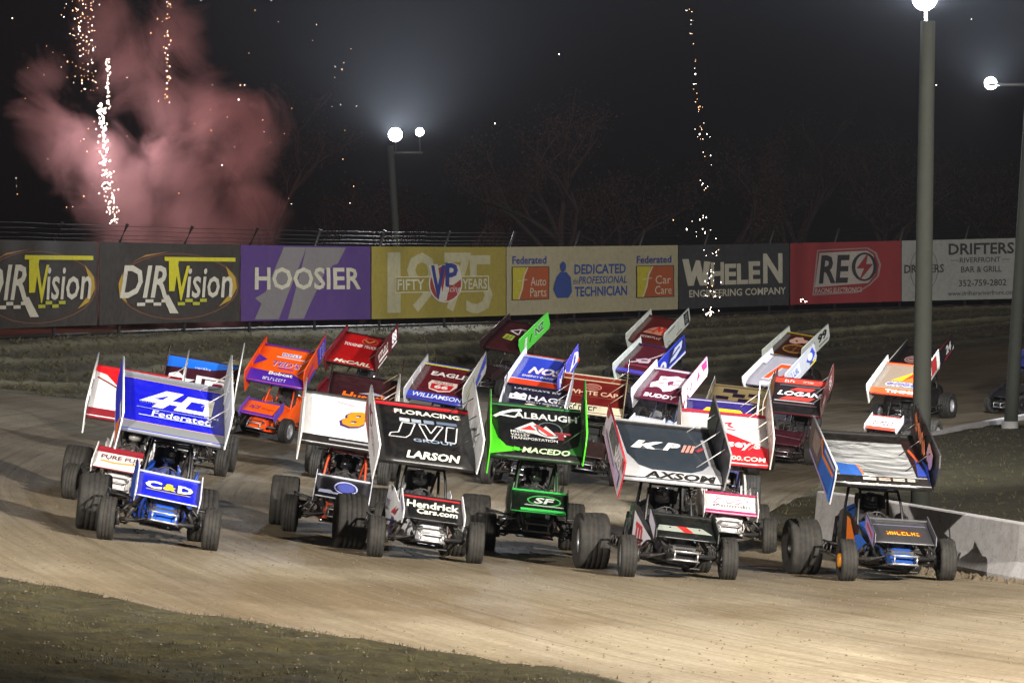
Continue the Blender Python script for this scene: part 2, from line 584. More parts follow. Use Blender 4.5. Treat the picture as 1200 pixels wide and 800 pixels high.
cr.color_ramp.elements[0].position = .35; cr.color_ramp.elements[0].color = (0.020, 0.018, 0.010, 1)
cr.color_ramp.elements[1].position = .70; cr.color_ramp.elements[1].color = (0.110, 0.090, 0.050, 1)
nt.links.new(n1.outputs['Fac'], cr.inputs[0])
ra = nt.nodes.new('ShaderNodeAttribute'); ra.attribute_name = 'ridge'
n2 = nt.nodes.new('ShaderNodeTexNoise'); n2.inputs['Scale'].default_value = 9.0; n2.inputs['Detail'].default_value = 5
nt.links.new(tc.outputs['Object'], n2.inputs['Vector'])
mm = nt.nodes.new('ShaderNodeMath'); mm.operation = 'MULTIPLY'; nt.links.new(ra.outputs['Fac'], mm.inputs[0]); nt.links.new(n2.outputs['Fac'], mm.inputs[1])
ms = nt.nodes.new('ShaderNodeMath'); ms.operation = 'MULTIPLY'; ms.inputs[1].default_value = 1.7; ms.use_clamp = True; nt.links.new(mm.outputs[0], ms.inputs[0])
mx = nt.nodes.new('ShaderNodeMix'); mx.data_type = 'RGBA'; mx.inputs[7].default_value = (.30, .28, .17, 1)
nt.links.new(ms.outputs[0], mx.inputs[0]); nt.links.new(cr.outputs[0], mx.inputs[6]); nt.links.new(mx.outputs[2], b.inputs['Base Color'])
b.inputs['Roughness'].default_value = .95
bp = nt.nodes.new('ShaderNodeBump'); bp.inputs['Distance'].default_value = .08; bp.inputs['Strength'].default_value = .8
nt.links.new(n1.outputs['Fac'], bp.inputs['Height']); nt.links.new(bp.outputs[0], b.inputs['Normal'])
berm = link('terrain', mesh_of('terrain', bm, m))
props(berm, 'furrowed grass embankment rising to the outer fence', kind='structure')

# ------------------------------------------------------------------ concrete walls
concrete = paint(hexc('b8b6b8'), .8, 0, .45, 'painted_concrete')


def jersey(pts, h, label, top=.16, base=.46):
    """pts: (x, y, z0) run of a barrier with a sloped profile"""
    bm = bmesh.new(); rows = []
    prof = [(-base / 2, 0), (-base / 2, .08), (-top / 2 - .05, .3), (-top / 2, h - .02), (-top / 2 + .02, h), (top / 2 - .02, h), (top / 2, h - .02), (top / 2 + .05, .3), (base / 2, .08), (base / 2, 0)]
    for i, p in enumerate(pts):
        p = Vector(p)
        t = (Vector(pts[min(i + 1, len(pts) - 1)]) - Vector(pts[max(i - 1, 0)])); t.z = 0; t.normalize()
        n = Vector((t.y, -t.x, 0))
        rows.append([bm.verts.new(p + n * a + Vector((0, 0, b_))) for a, b_ in prof])
    for r0, r1 in zip(rows[:-1], rows[1:]):
        for k in range(len(prof) - 1):
            bm.faces.new([r0[k], r0[k + 1], r1[k + 1], r1[k]])
    bm.faces.new(rows[0]); bm.faces.new(rows[-1][::-1])
    bmesh.ops.recalc_face_normals(bm, faces=bm.faces[:])
    o = link('concrete_barrier', mesh_of('concrete_barrier', bm, concrete))
    return props(o, label, 'barrier')


def lerp_run(pts, n):
    out = []
    for a, b in zip(pts[:-1], pts[1:]):
        for i in range(n):
            out.append(tuple(p + (q - p) * i / n for p, q in zip(a, b)))
    return out + [pts[-1]]


jersey(lerp_run([(5.22, 71.9, -.07), (5.6, 70.3, -.06), (6.15, 67.9, -.06), (7.5, 62.4, -.1), (9.5, 56.5, -.1), (13.5, 49, -.1)], 4), .86,
       'white painted concrete barrier beside the car with the bare metal wing')
jersey(lerp_run([(10.0, 106.0, .0), (12.0, 113.0, .1), (15.1, 124.0, .1), (19.5, 134.8, .1), (30, 151, .1)], 5), .56,
       'low white concrete edge wall running behind the infield grass', top=.2)

# ------------------------------------------------------------------ outer fence and banners
steel = paint((0.10, 0.10, 0.10), .55, .6, .25, 'steel')
dark_steel = paint((0.022, 0.022, 0.024), .5, .3, .2, 'dark_steel')
fence = props(empty('catch_fence', wall_pt(600)[0] + Vector((0, 0, 3.3))), 'tall dark wire catch fence with posts behind the row of banners', 'fence')
f0 = fence.location.copy()
post_me = None
for i, px in enumerate(range(-310, 1560, 76)):
    p, zt, zb = wall_pt(px)
    t = (wall_pt(px + 10)[0] - wall_pt(px - 10)[0]).normalized(); n = Vector((t.y, -t.x, 0))
    bm = bmesh.new()
    q = p - n * .22 - f0
    lean = t * .22 * (1 if px < 300 else .3)
    tube(bm, [q + Vector((0, 0, zb - .9)), q + Vector((0, 0, zt - .05)), q + lean + n * .2 + Vector((0, 0, zt + .55))], .055, 6)
    link('post', mesh_of('post', bm, dark_steel), fence)
for k, (dz, w) in enumerate(((.50, .009), (.36, .008), (.22, .008), (.1, .008))):
    bm = bmesh.new()
    pts = []
    for px in range(-310, 1500, 38):
        p, zt, zb = wall_pt(px); t = (wall_pt(px + 10)[0] - wall_pt(px - 10)[0]).normalized(); n = Vector((t.y, -t.x, 0))
        pts.append(p - n * .1 - f0 + Vector((0, 0, zt + dz - (.02 if (px // 38) % 2 else 0))))
    tube(bm, pts, w, 4)
    link('cable', mesh_of('cable', bm, dark_steel), fence)
for dz in (-.25, -.62):
    bm = bmesh.new()
    pts = []
    for px in range(-310, 1500, 38):
        p, zt, zb = wall_pt(px); t = (wall_pt(px + 10)[0] - wall_pt(px - 10)[0]).normalized(); n = Vector((t.y, -t.x, 0))
        pts.append(p - n * .3 - f0 + Vector((0, 0, zb + dz)))
    tube(bm, pts, .05, 5)
    link('rail', mesh_of('rail', bm, dark_steel), fence)


def banner(px0, px1, base, label, items, sag=0.0):
    """items laid out in photo-pixel like units: a in 0..1 across, b in 0..1 up"""
    n = 26
    P0, zt0, zb0 = wall_pt(px0); P1, zt1, zb1 = wall_pt(px1)
    W = (P1 - P0).length
    o = empty('banner', (P0 + P1) / 2 + Vector((0, 0, (zb0 + zb1) / 2)))
    props(o, label, 'banner', 'sponsor banners hanging on the outer fence')
    c = o.location.copy()

    def surf(a, b, lift=0.0):
        px = px0 + (px1 - px0) * a
        p, zt, zb = wall_pt(px)
        tt = (wall_pt(px + 6)[0] - wall_pt(px - 6)[0]).normalized(); nn = Vector((tt.y, -tt.x, 0))
        w = .02 * noise.noise(Vector((a * 6 + px0, b * 3, 1))) + .012 * math.sin(a * 20 + px0)
        return p + nn * (w + lift + .02) + Vector((0, 0, zb + (zt - zb) * b + sag * 4 * a * (a - 1) * (1 - b))) - c
    bm = bmesh.new()
    vs = [[bm.verts.new(surf(i / n, j / 8)) for i in range(n + 1)] for j in range(9)]
    vb = [[bm.verts.new(surf(i / n, j / 8, -.012)) for i in range(n + 1)] for j in range(9)]
    for j in range(8):
        for i in range(n):
            bm.faces.new([vs[j][i], vs[j][i + 1], vs[j + 1][i + 1], vs[j + 1][i]]).smooth = True
            bm.faces.new([vb[j][i], vb[j + 1][i], vb[j + 1][i + 1], vb[j][i + 1]]).smooth = True
    link('cloth', mesh_of('cloth', bm, paint(tuple(.72 * q for q in hexc(base)), .75, 0, .3, 'vinyl')), o)
    if items:
        # cut the print so that it follows the curve of the cloth
        bmname = 'lettering'
        conv = []
        for it in items:      # print darkened evenly to offset strong lamplight on the fence
            it = list(it); k_ = 6 if it[0] == 't' else -1
            it[k_] = tuple(.66 * q for q in hexc(it[k_])); conv.append(tuple(it))
        d = decal(bmname, conv, lambda a, b, l: Vector((a, b, l)), o, .75, cuts=[k / 8 for k in range(1, 8)], dirt=.3)
        me = d.data
        bm = bmesh.new(); bm.from_mesh(me)
        for k in range(1, 26):
            bmesh.ops.bisect_plane(bm, geom=bm.verts[:] + bm.edges[:] + bm.faces[:], plane_co=(k / 26, 0, 0), plane_no=(1, 0, 0))
        for v in bm.verts: v.co = surf(v.co.x, v.co.y, .008 + v.co.z * 1.6)
        bm.to_mesh(me); bm.free()
    return o


def dirt_items(cut=0.0):
    cream, yel, br = 'e9e2cf', 'e8dd2a', '7a5038'
    it = [('r', .56, .46, .43, .42, .012, br), ('r', .56, .46, .40, .385, .010, '4a3026'),
          ('p', [(.90, .72), (.965, .58), (.975, .44), (.93, .28), (.85, .2), (.915, .34), (.935, .46), (.92, .6)], 'c9a53a'),
          ('p', [(.16, .62), (.13, .5), (.14, .34), (.2, .26), (.165, .38), (.17, .5)], 'c9a53a'),
          ('p', [(.20, .72), (.32, .85), (.5, .9), (.3, .82)], 'c08a4a'),
          ('t', 'DIR', .31, .52, .34, .40, cream, .25, .03),
          ('p', [(.44, .35), (.49, .35), (.56, .12), (.50, .12)], cream),
          ('b', .46, .78, .96, .83, yel), ('p', [(.49, .78), (.56, .78), (.53, .40), (.49, .40)], yel),
          ('t', 'V', .585, .50, .10, .44, yel, .1, .03),
          ('t', 'ision', .775, .50, .33, .38, cream, .15, .02)]
    for i in range(4):
        it.append(('b', .26 + i * .055, .22 + (i % 2) * .04, .315 + i * .055, .26 + (i % 2) * .04, cream))
        it.append(('b', .55 + i * .05, .22 + (i % 2) * .04, .60 + i * .05, .26 + (i % 2) * .04, 'c8c83a'))
    return it


banner(-48, 112, '302d2b', 'charcoal banner whose cream and yellow lettering is cut short by its end', dirt_items())
banner(114, 279, '302d2b', 'charcoal banner with complete cream and yellow lettering, next to the purple banner', dirt_items())
banner(281, 433, '54357f', 'purple banner with large cream tyre maker lettering', [
    ('p', [(.10, .02), (.29, .02), (.50, .98), (.33, .98)], '8a8587'), ('p', [(.36, .02), (.48, .02), (.64, .62), (.56, .98), (.50, .98)], '8a8587'),
    ('p', [(.56, .98), (.72, .98), (.70, .72), (.58, .62)], '8a8587'), ('p', [(.10, .30), (.20, .40), (.30, .30), (.29, .02)], '8a8587'),
    ('p', [(.70, .98), (.80, .98), (.74, .76), (.64, .70)], '8a8587'),
    ('t', 'HOOSIER', .51, .56, .82, .30, 'dcd7c0', 0, .035)])
banner(434, 591, 'a8983f', 'gold anniversary banner with pale 1975 and a red and blue emblem', [
    ('t', '1', .165, .50, .10, .84, 'cfc7a0', 0, .02), ('t', '9', .37, .50, .22, .84, 'cfc7a0', 0, .02), ('t', '7', .64, .50, .20, .84, 'cfc7a0', 0, .02), ('t', '5', .80, .46, .20, .84, 'cfc7a0', 0, .02),
    ('b', .17, .36, .87, .58, 'a8983f'), ('b', .17, .57, .87, .585, 'e4dfc4'), ('b', .17, .355, .87, .37, 'e4dfc4'), ('b', .17, .36, .177, .58, 'e4dfc4'), ('b', .863, .36, .87, .58, 'e4dfc4'),
    ('t', 'FIFTY', .285, .47, .20, .15, 'e4dfc4', 0, .03), ('t', 'YEARS', .76, .47, .19, .15, 'e4dfc4', 0, .03),
    ('e', .54, .48, .125, .27, 'e6dfd0'), ('e', .54, .48, .115, .25, 'b03a3a'),
    ('p', [(.41, .74), (.48, .76), (.52, .36), (.56, .80), (.64, .74), (.66, .55), (.60, .46), (.57, .46), (.55, .24), (.49, .22)], 'e6dfd0'),
    ('t', 'V', .485, .50, .11, .48, '2c3f95', 0, .05), ('t', 'P', .585, .60, .09, .34, '2c3f95', 0, .05), ('t', 'Racing', .585, .39, .13, .12, 'eadfd8', .3, .0)])
fed = [('t', 'DEDICATED', .545, .655, .30, .15, '2c4fa0', 0, .045), ('t', 'PROFESSIONAL', .56, .49, .28, .115, '2c4fa0', .2, .03), ('t', 'TECHNICIAN', .548, .32, .305, .15, '2c4fa0', 0, .045), ('t', 'the', .40, .48, .03, .09, '5a6a9a', .3)]
for x0, l1, l2 in ((.02, 'Auto', 'Parts'), (.745, 'Car', 'Care')):
    y0 = .22 if x0 < .5 else .20
    fed += [('t', 'Federated', x0 + .11, y0 + .585, .20, .115, '34409c', 0, .03), ('b', x0 + .005, y0, x0 + .225, y0 + .49, '3a3030'), ('b', x0 + .01, y0 + .01, x0 + .22, y0 + .48, 'c05c2c'),
            ('p', [(x0 + .01, y0 + .01), (x0 + .05, y0 + .01), (x0 + .07, y0 + .2), (x0 + .09, y0 + .48), (x0 + .01, y0 + .48)], 'd8c93a'),
            ('l', [(x0 + .045, y0 + .01), (x0 + .065, y0 + .16), (x0 + .075, y0 + .34), (x0 + .10, y0 + .48)], .008, 'efe6c0'), ('l', [(x0 + .04, y0 + .28), (x0 + .095, y0 + .3)], .01, 'efe6c0'),
            ('t', l1, x0 + .16, y0 + .27, .09, .13, 'eadfc8'), ('t', l2, x0 + .16, y0 + .11, .095, .13, 'eadfc8')]
fed += [('e', .318, .70, .017, .075, '2c4fa0'), ('p', [(.30, .62), (.336, .62), (.362, .54), (.37, .32), (.35, .24), (.285, .24), (.268, .34), (.278, .54)], '2c4fa0'), ('p', [(.272, .5), (.285, .5), (.285, .3), (.262, .36)], '2c4fa0')]
banner(592, 793, 'b9b08f', 'wide cream auto parts banner with a blue technician silhouette between two orange logos', fed)
W_ = 'd9d3bd'
wh = [('p', [(.03, .78), (.09, .78), (.12, .56), (.155, .76), (.19, .75), (.215, .55), (.225, .74), (.28, .73), (.25, .36), (.19, .36), (.16, .52), (.135, .36), (.085, .36)], W_)]
for ch, cx, w, h in (('H', .345, .125, .36), ('E', .465, .10, .33), ('L', .57, .10, .33), ('E', .68, .11, .36), ('N', .845, .17, .48)):
    wh.append(('t', ch, cx, .36 + h / 2, w, h, W_, 0, .055))
wh.append(('t', 'ENGINEERING COMPANY', .525, .235, .87, .115, W_, 0, .03))
banner(794, 924, '33353c', 'charcoal safety lights maker banner with cream lettering that grows to the right', wh)
reo = [('p', [(.24, .88), (.70, .90), (.78, .82), (.82, .62), (.80, .42), (.72, .28), (.60, .16), (.20, .14)], 'b59a98'), ('p', [(.25, .86), (.69, .88), (.765, .80), (.80, .62), (.785, .43), (.71, .30), (.60, .18), (.215, .17)], 'a8343a'),
       ('p', [(.26, .83), (.69, .85), (.75, .78), (.775, .62), (.765, .45), (.70, .32), (.22, .27)], 'cfc7bd'),
       ('t', 'RE', .395, .56, .28, .46, '33303a', .12, .045), ('r', .665, .585, .115, .235, .032, '33303a'), ('r', .665, .585, .083, .17, .0, 'cfc7bd'),
       ('p', [(.70, .82), (.59, .56), (.66, .56), (.61, .34), (.745, .63), (.68, .63)], 'a8343a'), ('t', 'RACING ELECTRONICS', .43, .215, .42, .08, 'd8cfc6', .15, .02)]
banner(925, 1055, 'a8343a', 'red radio maker banner with a round lightning bolt emblem', reo)
dk = '37383a'
dr = [('t', 'DRIFTERS', .70, .84, .58, .19, dk, 0, .04), ('t', 'RIVERFRONT', .69, .655, .36, .085, dk, 0, .015), ('b', .43, .65, .50, .658, dk), ('b', .88, .65, .95, .658, dk),
      ('t', 'BAR & GRILL', .70, .50, .36, .10, dk, 0, .02), ('t', '352-759-2802', .71, .275, .42, .11, dk, 0, .02), ('t', 'www.driftersriverfront.com', .70, .11, .60, .075, dk, 0, .01),
      ('r', .19, .52, .125, .36, .008, '8c8c86'), ('t', 'DRIFTERS', .19, .53, .35, .14, dk, 0, .03), ('t', 'RIVERFRONT', .19, .42, .16, .05, '77777a'), ('t', 'BAR & GRILL', .19, .2, .12, .04, '77777a'), ('l', [(.12, .34), (.19, .3), (.27, .34)], .012, '8c8c86'), ('l', [(.12, .70), (.19, .78), (.26, .70)], .012, '8c8c86')]
banner(1056, 1189, 'b7b9b4', 'pale grey bar and grill banner with a phone number, next to the red one', dr)

# ------------------------------------------------------------------ light poles
wood = paint(hexc('23272200'[:6]), .85, 0, .10, 'weathered_pole')
lens = emit('lamp_glow', (0.95, 0.97, 1.0), 70.0)


def light_pole(base, top, r0, r1, heads, label, cuff=False):
    o = props(empty('light_pole', base), label, 'light pole', 'floodlight poles round the track')
    B = Vector(base)
    bm = bmesh.new()
    P = [Vector(base) + (Vector(top) - Vector(base)) * i / 6 - B for i in range(7)]
    tube(bm, P, r0, 12, r2=r1)
    link('shaft', mesh_of('shaft', bm, wood), o)
    T = Vector(top) - B
    bm = bmesh.new()
    hs = [Vector(h[0]) - B for h in heads]
    lo = min(h.x for h in hs); hi = max(h.x for h in hs)
    tube(bm, [Vector((min(lo, T.x) - .1, T.y, T.z - .25)), Vector((max(hi, T.x) + .1, T.y, T.z - .25))], .05, 6)
    link('cross_arm', mesh_of('cross_arm', bm, steel), o)
    for (hp, aim, rad) in heads:
        hp = Vector(hp) - B
        d = (Vector(aim) - (hp + B)).normalized()
        rot = d.to_track_quat('-Z', 'Y').to_matrix()
        bm = bmesh.new()
        prof = [(.5, .10), (.42, .16), (.2, rad * .8), (0.02, rad), (-.03, rad * 1.02), (-.03, rad * .94), (0.0, rad * .92)]
        rr = []
        for z, r in prof:
            rr.append([bm.verts.new(rot @ Vector((r * math.cos(k * PI / 8), r * math.sin(k * PI / 8), z)) + hp) for k in range(16)])
        for i in range(len(prof) - 1):
            for k in range(16):
                bm.faces.new([rr[i][k], rr[i][(k + 1) % 16], rr[i + 1][(k + 1) % 16], rr[i + 1][k]]).smooth = True
        bm.faces.new(rr[0])
        tube(bm, [hp + rot @ Vector((0, 0, .45)), Vector((hp.x, T.y, T.z - .25))], .03, 6)
        hd = link('lamp_head', mesh_of('lamp_head', bm, steel), o)
        bm = bmesh.new()
        cv = bm.verts.new(rot @ Vector((0, 0, .0)) + hp + d * .05)
        rim = [bm.verts.new(rot @ Vector((rad * .9 * math.cos(k * PI / 8), rad * .9 * math.sin(k * PI / 8), .015)) + hp) for k in range(16)]
        for k in range(16): bm.faces.new([cv, rim[k], rim[(k + 1) % 16]])
        ln = link('lens', mesh_of('lens', bm, lens), hd)
        ln.visible_shadow = True
    if cuff:
        bm = bmesh.new()
        tube(bm, [(0, 0, 0), (0, 0, .45)], r0 + .04, 12)
        box(bm, (-.1, -.18, .1), (.35, .1, .3))
        link('base_cuff', mesh_of('base_cuff', bm, paint(hexc('8b8c8c'), .7, .2, .4, 'galvanised')), o)
    return o


def off(p, d): return (p[0] + d[0], p[1] + d[1], p[2] + d[2])


light_pole((7.78, 81.3, 0.0), (7.92, 81.3, 9.3), .185, .14, [(off(LAMP_TALL, (0, .25, .12)), (2, 20, 4.0), .24)], 'tallest weathered light pole, in the infield behind the near concrete barrier')
light_pole((13.25, 113.5, 0.28), (13.75, 113.0, 9.9), .185, .14, [(off(LAMP_RIGHT, (0, .25, .1)), (0, 20, 3.0), .17)], 'light pole in the infield grass beside the low white edge wall', True)
light_pole((-4.05, 158.0, 2.3), (-4.5, 158.0, 9.6), .16, .12, [(off(LAMP_FAR, (0, .25, .08)), (-2, 20, 3.5), .28), (off(LAMP_FAR2, (0, .25, .08)), (3, 20, 4.0), .17)], 'leaning far light pole with two lit lamps behind the gold banner')
light_pole((-16.4, 35.5, 0.3), (-16.4, 35.5, 13.4), .2, .15, [(off(LAMP_LEFT, (0, -.3, .1)), (1, 66, 0), .35), (off(LAMP_LEFT2, (0, -.3, .1)), (2, 112, .5), .35)], 'twin lamp light pole standing on the grass verge side near the camera')
light_pole((16.4, 32.5, 0.0), (16.4, 32.5, 13.4), .2, .15, [(off(LAMP_NEAR, (0, -.3, .1)), (0.5, 74, .8), .35), (off(LAMP_NEAR2, (0, -.3, .1)), (1, 125, 1.5), .35)], 'twin lamp light pole standing on the infield side near the camera')

# ------------------------------------------------------------------ clods on the track, tufts and crumbs on the grass
rc = random.Random(3)
clod_m = paint((0.085, 0.064, 0.040), .95, 0, .3, 'clod')
bm = bmesh.new()


def clod(bm, x, y, s, sink=.3):
    z = ground_z(x, y)
    vs = []
    for k in range(6):
        a = k * PI / 3 + rc.random()
        vs.append(bm.verts.new((x + s * math.cos(a) * rc.uniform(.6, 1.1), y + s * math.sin(a) * rc.uniform(.6, 1.1), z + s * rc.uniform(-.5, .1) * sink)))
    t = bm.verts.new((x + s * rc.uniform(-.3, .3), y + s * rc.uniform(-.3, .3), z + s * rc.uniform(.5, .9)))
    for k in range(6): bm.faces.new([vs[k], vs[(k + 1) % 6], t])


for i in range(5200):
    y = 40 + 60 * rc.random() ** 1.6
    x = rc.uniform(-.13, .13) * y
    if inside(INFIELD, x, y): continue
    g = grass_front(x, y)
    if rc.random() < .35 and y < 56: y += g + rc.gauss(0, .35); g = 0       # ragged crumbs along the edge of the verge
    clod(bm, x, y, rc.uniform(.010, .028) * (1.9 if abs(g) < .6 and rc.random() < .5 else 1))
for i in range(1500):       # heap of loose dirt at the foot of the barrier
    t = rc.random()
    x = 6.15 + t * 3.6; y = 67.4 - t * 11.4 - abs(rc.gauss(0, .32))
    clod(bm, x - abs(rc.gauss(.22, .12)), y, rc.uniform(.03, .12))
o = link('gravel', mesh_of('gravel', bm, clod_m))
props(o, 'loose clods and crumbs of dirt on the track and along the barrier', kind='stuff')
tuft_m, nt, b = nodes_of('dry_grass')
ge = nt.nodes.new('ShaderNodeNewGeometry'); cr = nt.nodes.new('ShaderNodeValToRGB')
cr.color_ramp.elements[0].color = (0.016, 0.016, 0.005, 1); cr.color_ramp.elements[1].color = (0.080, 0.068, 0.026, 1)
nt.links.new(ge.outputs['Random Per Island'], cr.inputs[0]); nt.links.new(cr.outputs[0], b.inputs['Base Color'])
b.inputs['Roughness'].default_value = .9


def tuft(bm, x, y, h, n):
    z = ground_z(x, y) - .01
    for k in range(n):
        a = rc.uniform(0, 2 * PI); d = rc.uniform(0, h * .7); w = h * .09
        px, py = x + d * math.cos(a), y + d * math.sin(a)
        t = Vector((px + rc.gauss(0, h * .5), py + rc.gauss(0, h * .5), z + h * rc.uniform(.4, 1.1)))
        b2 = rc.uniform(0, PI)
        bm.faces.new([bm.verts.new((px - w * math.cos(b2), py - w * math.sin(b2), z)), bm.verts.new((px + w * math.cos(b2), py + w * math.sin(b2), z)), bm.verts.new(t)])


bm = bmesh.new()
for i in range(9000):
    y = rc.uniform(37, 54); x = rc.uniform(-.13, .10) * y
    if grass_front(x, y) < rc.uniform(-.1, .6) or noise.noise(Vector((x * .7, y * .7, 9))) < rc.uniform(-.5, .2): continue
    tuft(bm, x, y, rc.uniform(.02, .065), 5)
for i in range(9000):
    y = rc.uniform(60, 128); x = rc.uniform(4, 20)
    if not inside(INFIELD, x, y) or poly_dist(INFIELD, x, y) < .5: continue
    tuft(bm, x, y, rc.uniform(.03, .10), 4)
o = link('grass', mesh_of('grass', bm, tuft_m))
props(o, 'short dry grass tufts on the verge and the infield', kind='stuff')
bm = bmesh.new()
for i in range(6000):
    k = rc.randrange(8, 88)
    p, zt, zb = WALL_LINE[k]; q = WALL_LINE[k + 1][0]
    pass
    t = (q - p).normalized(); nrm = Vector((t.y, -t.x, 0))
    P = p + (q - p) * rc.random() + nrm * (rc.random() ** 1.5 * 5.5)
    s = max(0, (P - p).dot(nrm)) / 7.6
    z = zb - .32 + (track_z(*(p + nrm * 7.6).to_2d()) - zb + .26) * s ** .85
    h = rc.uniform(.04, .13)
    for j in range(2):
        a = rc.uniform(0, PI)
        bm.faces.new([bm.verts.new((P.x - .03 * math.cos(a), P.y, z)), bm.verts.new((P.x + .03 * math.cos(a), P.y, z)), bm.verts.new((P.x + rc.gauss(0, .05), P.y + rc.gauss(0, .05), z + h))])
o = link('grass', mesh_of('grass', bm, tuft_m))
props(o, 'sparse grass growing on the embankment', kind='stuff')

# ------------------------------------------------------------------ winged race cars
# top-wing pose measured for every car: wing centre (m), yaw, pitch, roll (degrees)
POSE = {
    'A': (-4.95, 62.34, 2.47, 4.8, 26.6, 12.0), 'B': (-6.52, 73.84, 2.36, -2.3, 28.3, 10.6), 'C': (-6.58, 90.24, 2.33, -1.6, 25.9, 10.9),
    'D': (-5.71, 107.09, 2.33, -17.4, 29.8, 11.0), 'E': (-4.32, 121.83, 2.52, -22.3, 28.1, 11.4), 'F': (-3.30, 94.54, 1.89, -3.6, 27.1, 10.1),
    'G': (-2.75, 71.67, 1.99, 0.1, 27.2, 10.1), 'H': (-1.35, 65.17, 1.99, 6.6, 29.7, 8.5), 'I': (-1.69, 106.89, 1.89, -20.7, 28.2, 9.9),
    'J': (0.82, 119.36, 1.92, -22.2, 28.9, 9.2), 'K': (0.52, 99.27, 1.56, -8.7, 26.7, 9.2), 'L': (0.40, 70.67, 1.85, 0.4, 27.8, 6.5),
    'M': (0.08, 138.13, 2.75, -37.4, 29.6, 10.0), 'N': (1.95, 102.5, 1.72, -5.9, 29.3, 8.3), 'O': (4.39, 119.31, 1.59, -28.3, 26.8, 8.7),
    'P': (5.06, 148.39, 2.86, -35.7, 29.8, 11.1), 'Q': (4.18, 130.57, 2.10, -34.0, 27.9, 10.1), 'R': (9.44, 142.10, 2.36, -37.8, 27.3, 9.3),
    'S': (8.02, 128.09, 1.81, -38.6, 30.5, 6.9), 'T': (7.75, 115.4, 1.37, -17.6, 31.1, 6.8), 'U': (5.86, 110.48, 1.33, -14.0, 25.5, 6.8),
    'V': (4.44, 90.85, 1.46, -6.2, 25.6, 5.9), 'W': (3.72, 74.65, 1.63, -0.3, 28.2, 6.0), 'X': (2.31, 63.74, 1.77, 7.0, 27.9, 6.9),
    'Y': (11.07, 120.83, 1.72, -27.1, 27.6, 5.6), 'Z': (12.83, 134.24, 2.06, -29.3, 25.6, 5.4), 'BB': (5.46, 64.30, 1.65, 7.6, 24.0, 4.2),
    'AA': (17.0, 136.0, 2.25, -62.0, 26.0, 3.0),
}
HF = 1.87          # height of the wing centre above the ground, in the car's frame
FW, FC = .76, .76  # half width, half chord of the top wing


def attitude(yaw, pitch, roll):
    f = Vector((math.sin(yaw), -math.cos(yaw), 0)); l = Vector((math.cos(yaw), math.sin(yaw), 0)); u = Vector((0, 0, 1))
    f2 = f * math.cos(pitch) - u * math.sin(pitch); u2 = u * math.cos(pitch) + f * math.sin(pitch)
    l2 = l * math.cos(roll) - u2 * math.sin(roll); u3 = u2 * math.cos(roll) + l * math.sin(roll)
    return Matrix((f2, l2, u3)).transposed()


def foil_n(u):
    """camber: front lip droops, rear edge kicks up"""
    n = 0.0
    if u > .35: n -= .085 * ((u - .35) / .41) ** 2
    if u < -.40: n += .022 * ((-u - .40) / .36) ** 2
    return n


black = paint((0.012, 0.012, 0.013), .45, 0, .25, 'black_tube')
alu = paint((0.45, 0.45, 0.46), .35, .8, .3, 'aluminium')
chrome = paint((0.62, 0.62, 0.64), .16, 1.0, .1, 'polished_metal')
glassy = paint((0.02, 0.02, 0.025), .1, 0, .1, 'dark_visor')


# ---- meshes shared by every car
def tyre_mesh(w, r, rim, blocks):
    bm = bmesh.new()
    h = w / 2
    tread = []
    ng = 5 if blocks else 4
    for i in range(ng):
        a = -h * .80 + i * (h * 1.6) / ng; b_ = a + h * 1.6 / ng
        tread += [(a + .006, r - .001 - .006 * abs(a / h) ** 2), (b_ - .006, r - .001 - .006 * abs(b_ / h) ** 2)]
        if i < ng - 1: tread += [(b_ - .004, r - .007), (b_ + .004, r - .007)]
    prof = [(-h * .72, rim - .005), (-h * .86, rim + .02), (-h * 1.02, rim + (r - rim) * .45), (-h * 1.0, r - .05), (-h * .92, r - .016)] + tread + \
           [(h * .92, r - .016), (h * 1.0, r - .05), (h * 1.02, rim + (r - rim) * .45), (h * .86, rim + .02), (h * .72, rim - .005)]
    rings = lathe_y(bm, prof, 36)
    if blocks:   # worn tread lugs: nudge alternate sectors of the tread inwards
        for ri, (y, rr) in enumerate(prof):
            if rr > r - .012:
                for k in range(36):
                    if k % 3 == (0 if y > 0 else 1):
                        v = rings[ri][k].co
                        s = (rr - .007) / rr; v.x *= s; v.z *= s
    for v in bm.verts:
        nn = 1 + .006 * noise.noise(v.co * 4)
        v.co.x *= nn; v.co.z *= nn
    return mesh_of('tyre', bm, rubber())


def rim_mesh(w, rim, mat):
    bm = bmesh.new()
    h = w / 2
    lathe_y(bm, [(-h * .74, rim + .006), (-h * .80, rim - .005), (-h * .74, rim - .02), (-h * .35, rim - .035), (-h * .30, .07), (-h * .42, .06), (-h * .42, .001)], 24)
    lathe_y(bm, [(h * .42, .001), (h * .42, .06), (h * .30, .07), (h * .35, rim - .035), (h * .74, rim - .02), (h * .80, rim - .005), (h * .74, rim + .006)], 24)
    for sgn in (-1, 1):
        for k in range(8):
            a = k * PI / 4
            rot = Matrix.Rotation(-a, 3, 'Y')
            box(bm, rot @ Vector((rim * .62, sgn * h * .37, 0)), (rim * .62, .02, .035), rot)
    return mesh_of('rim', bm, mat)


T_FRONT = tyre_mesh(.24, .315, .19, False)
T_RR = tyre_mesh(.47, .43, .20, True)
T_LR = tyre_mesh(.40, .405, .20, True)
RIMS = {}


def rim_for(kind, mat):
    k = (kind, mat.name)
    if k not in RIMS:
        RIMS[k] = rim_mesh({'F': .24, 'R': .47, 'L': .40}[kind], {'F': .19, 'R': .20, 'L': .20}[kind], mat)
    return RIMS[k]


WELL = {}


def shared(key, fn):
    if key not in WELL: WELL[key] = fn()
    return WELL[key]


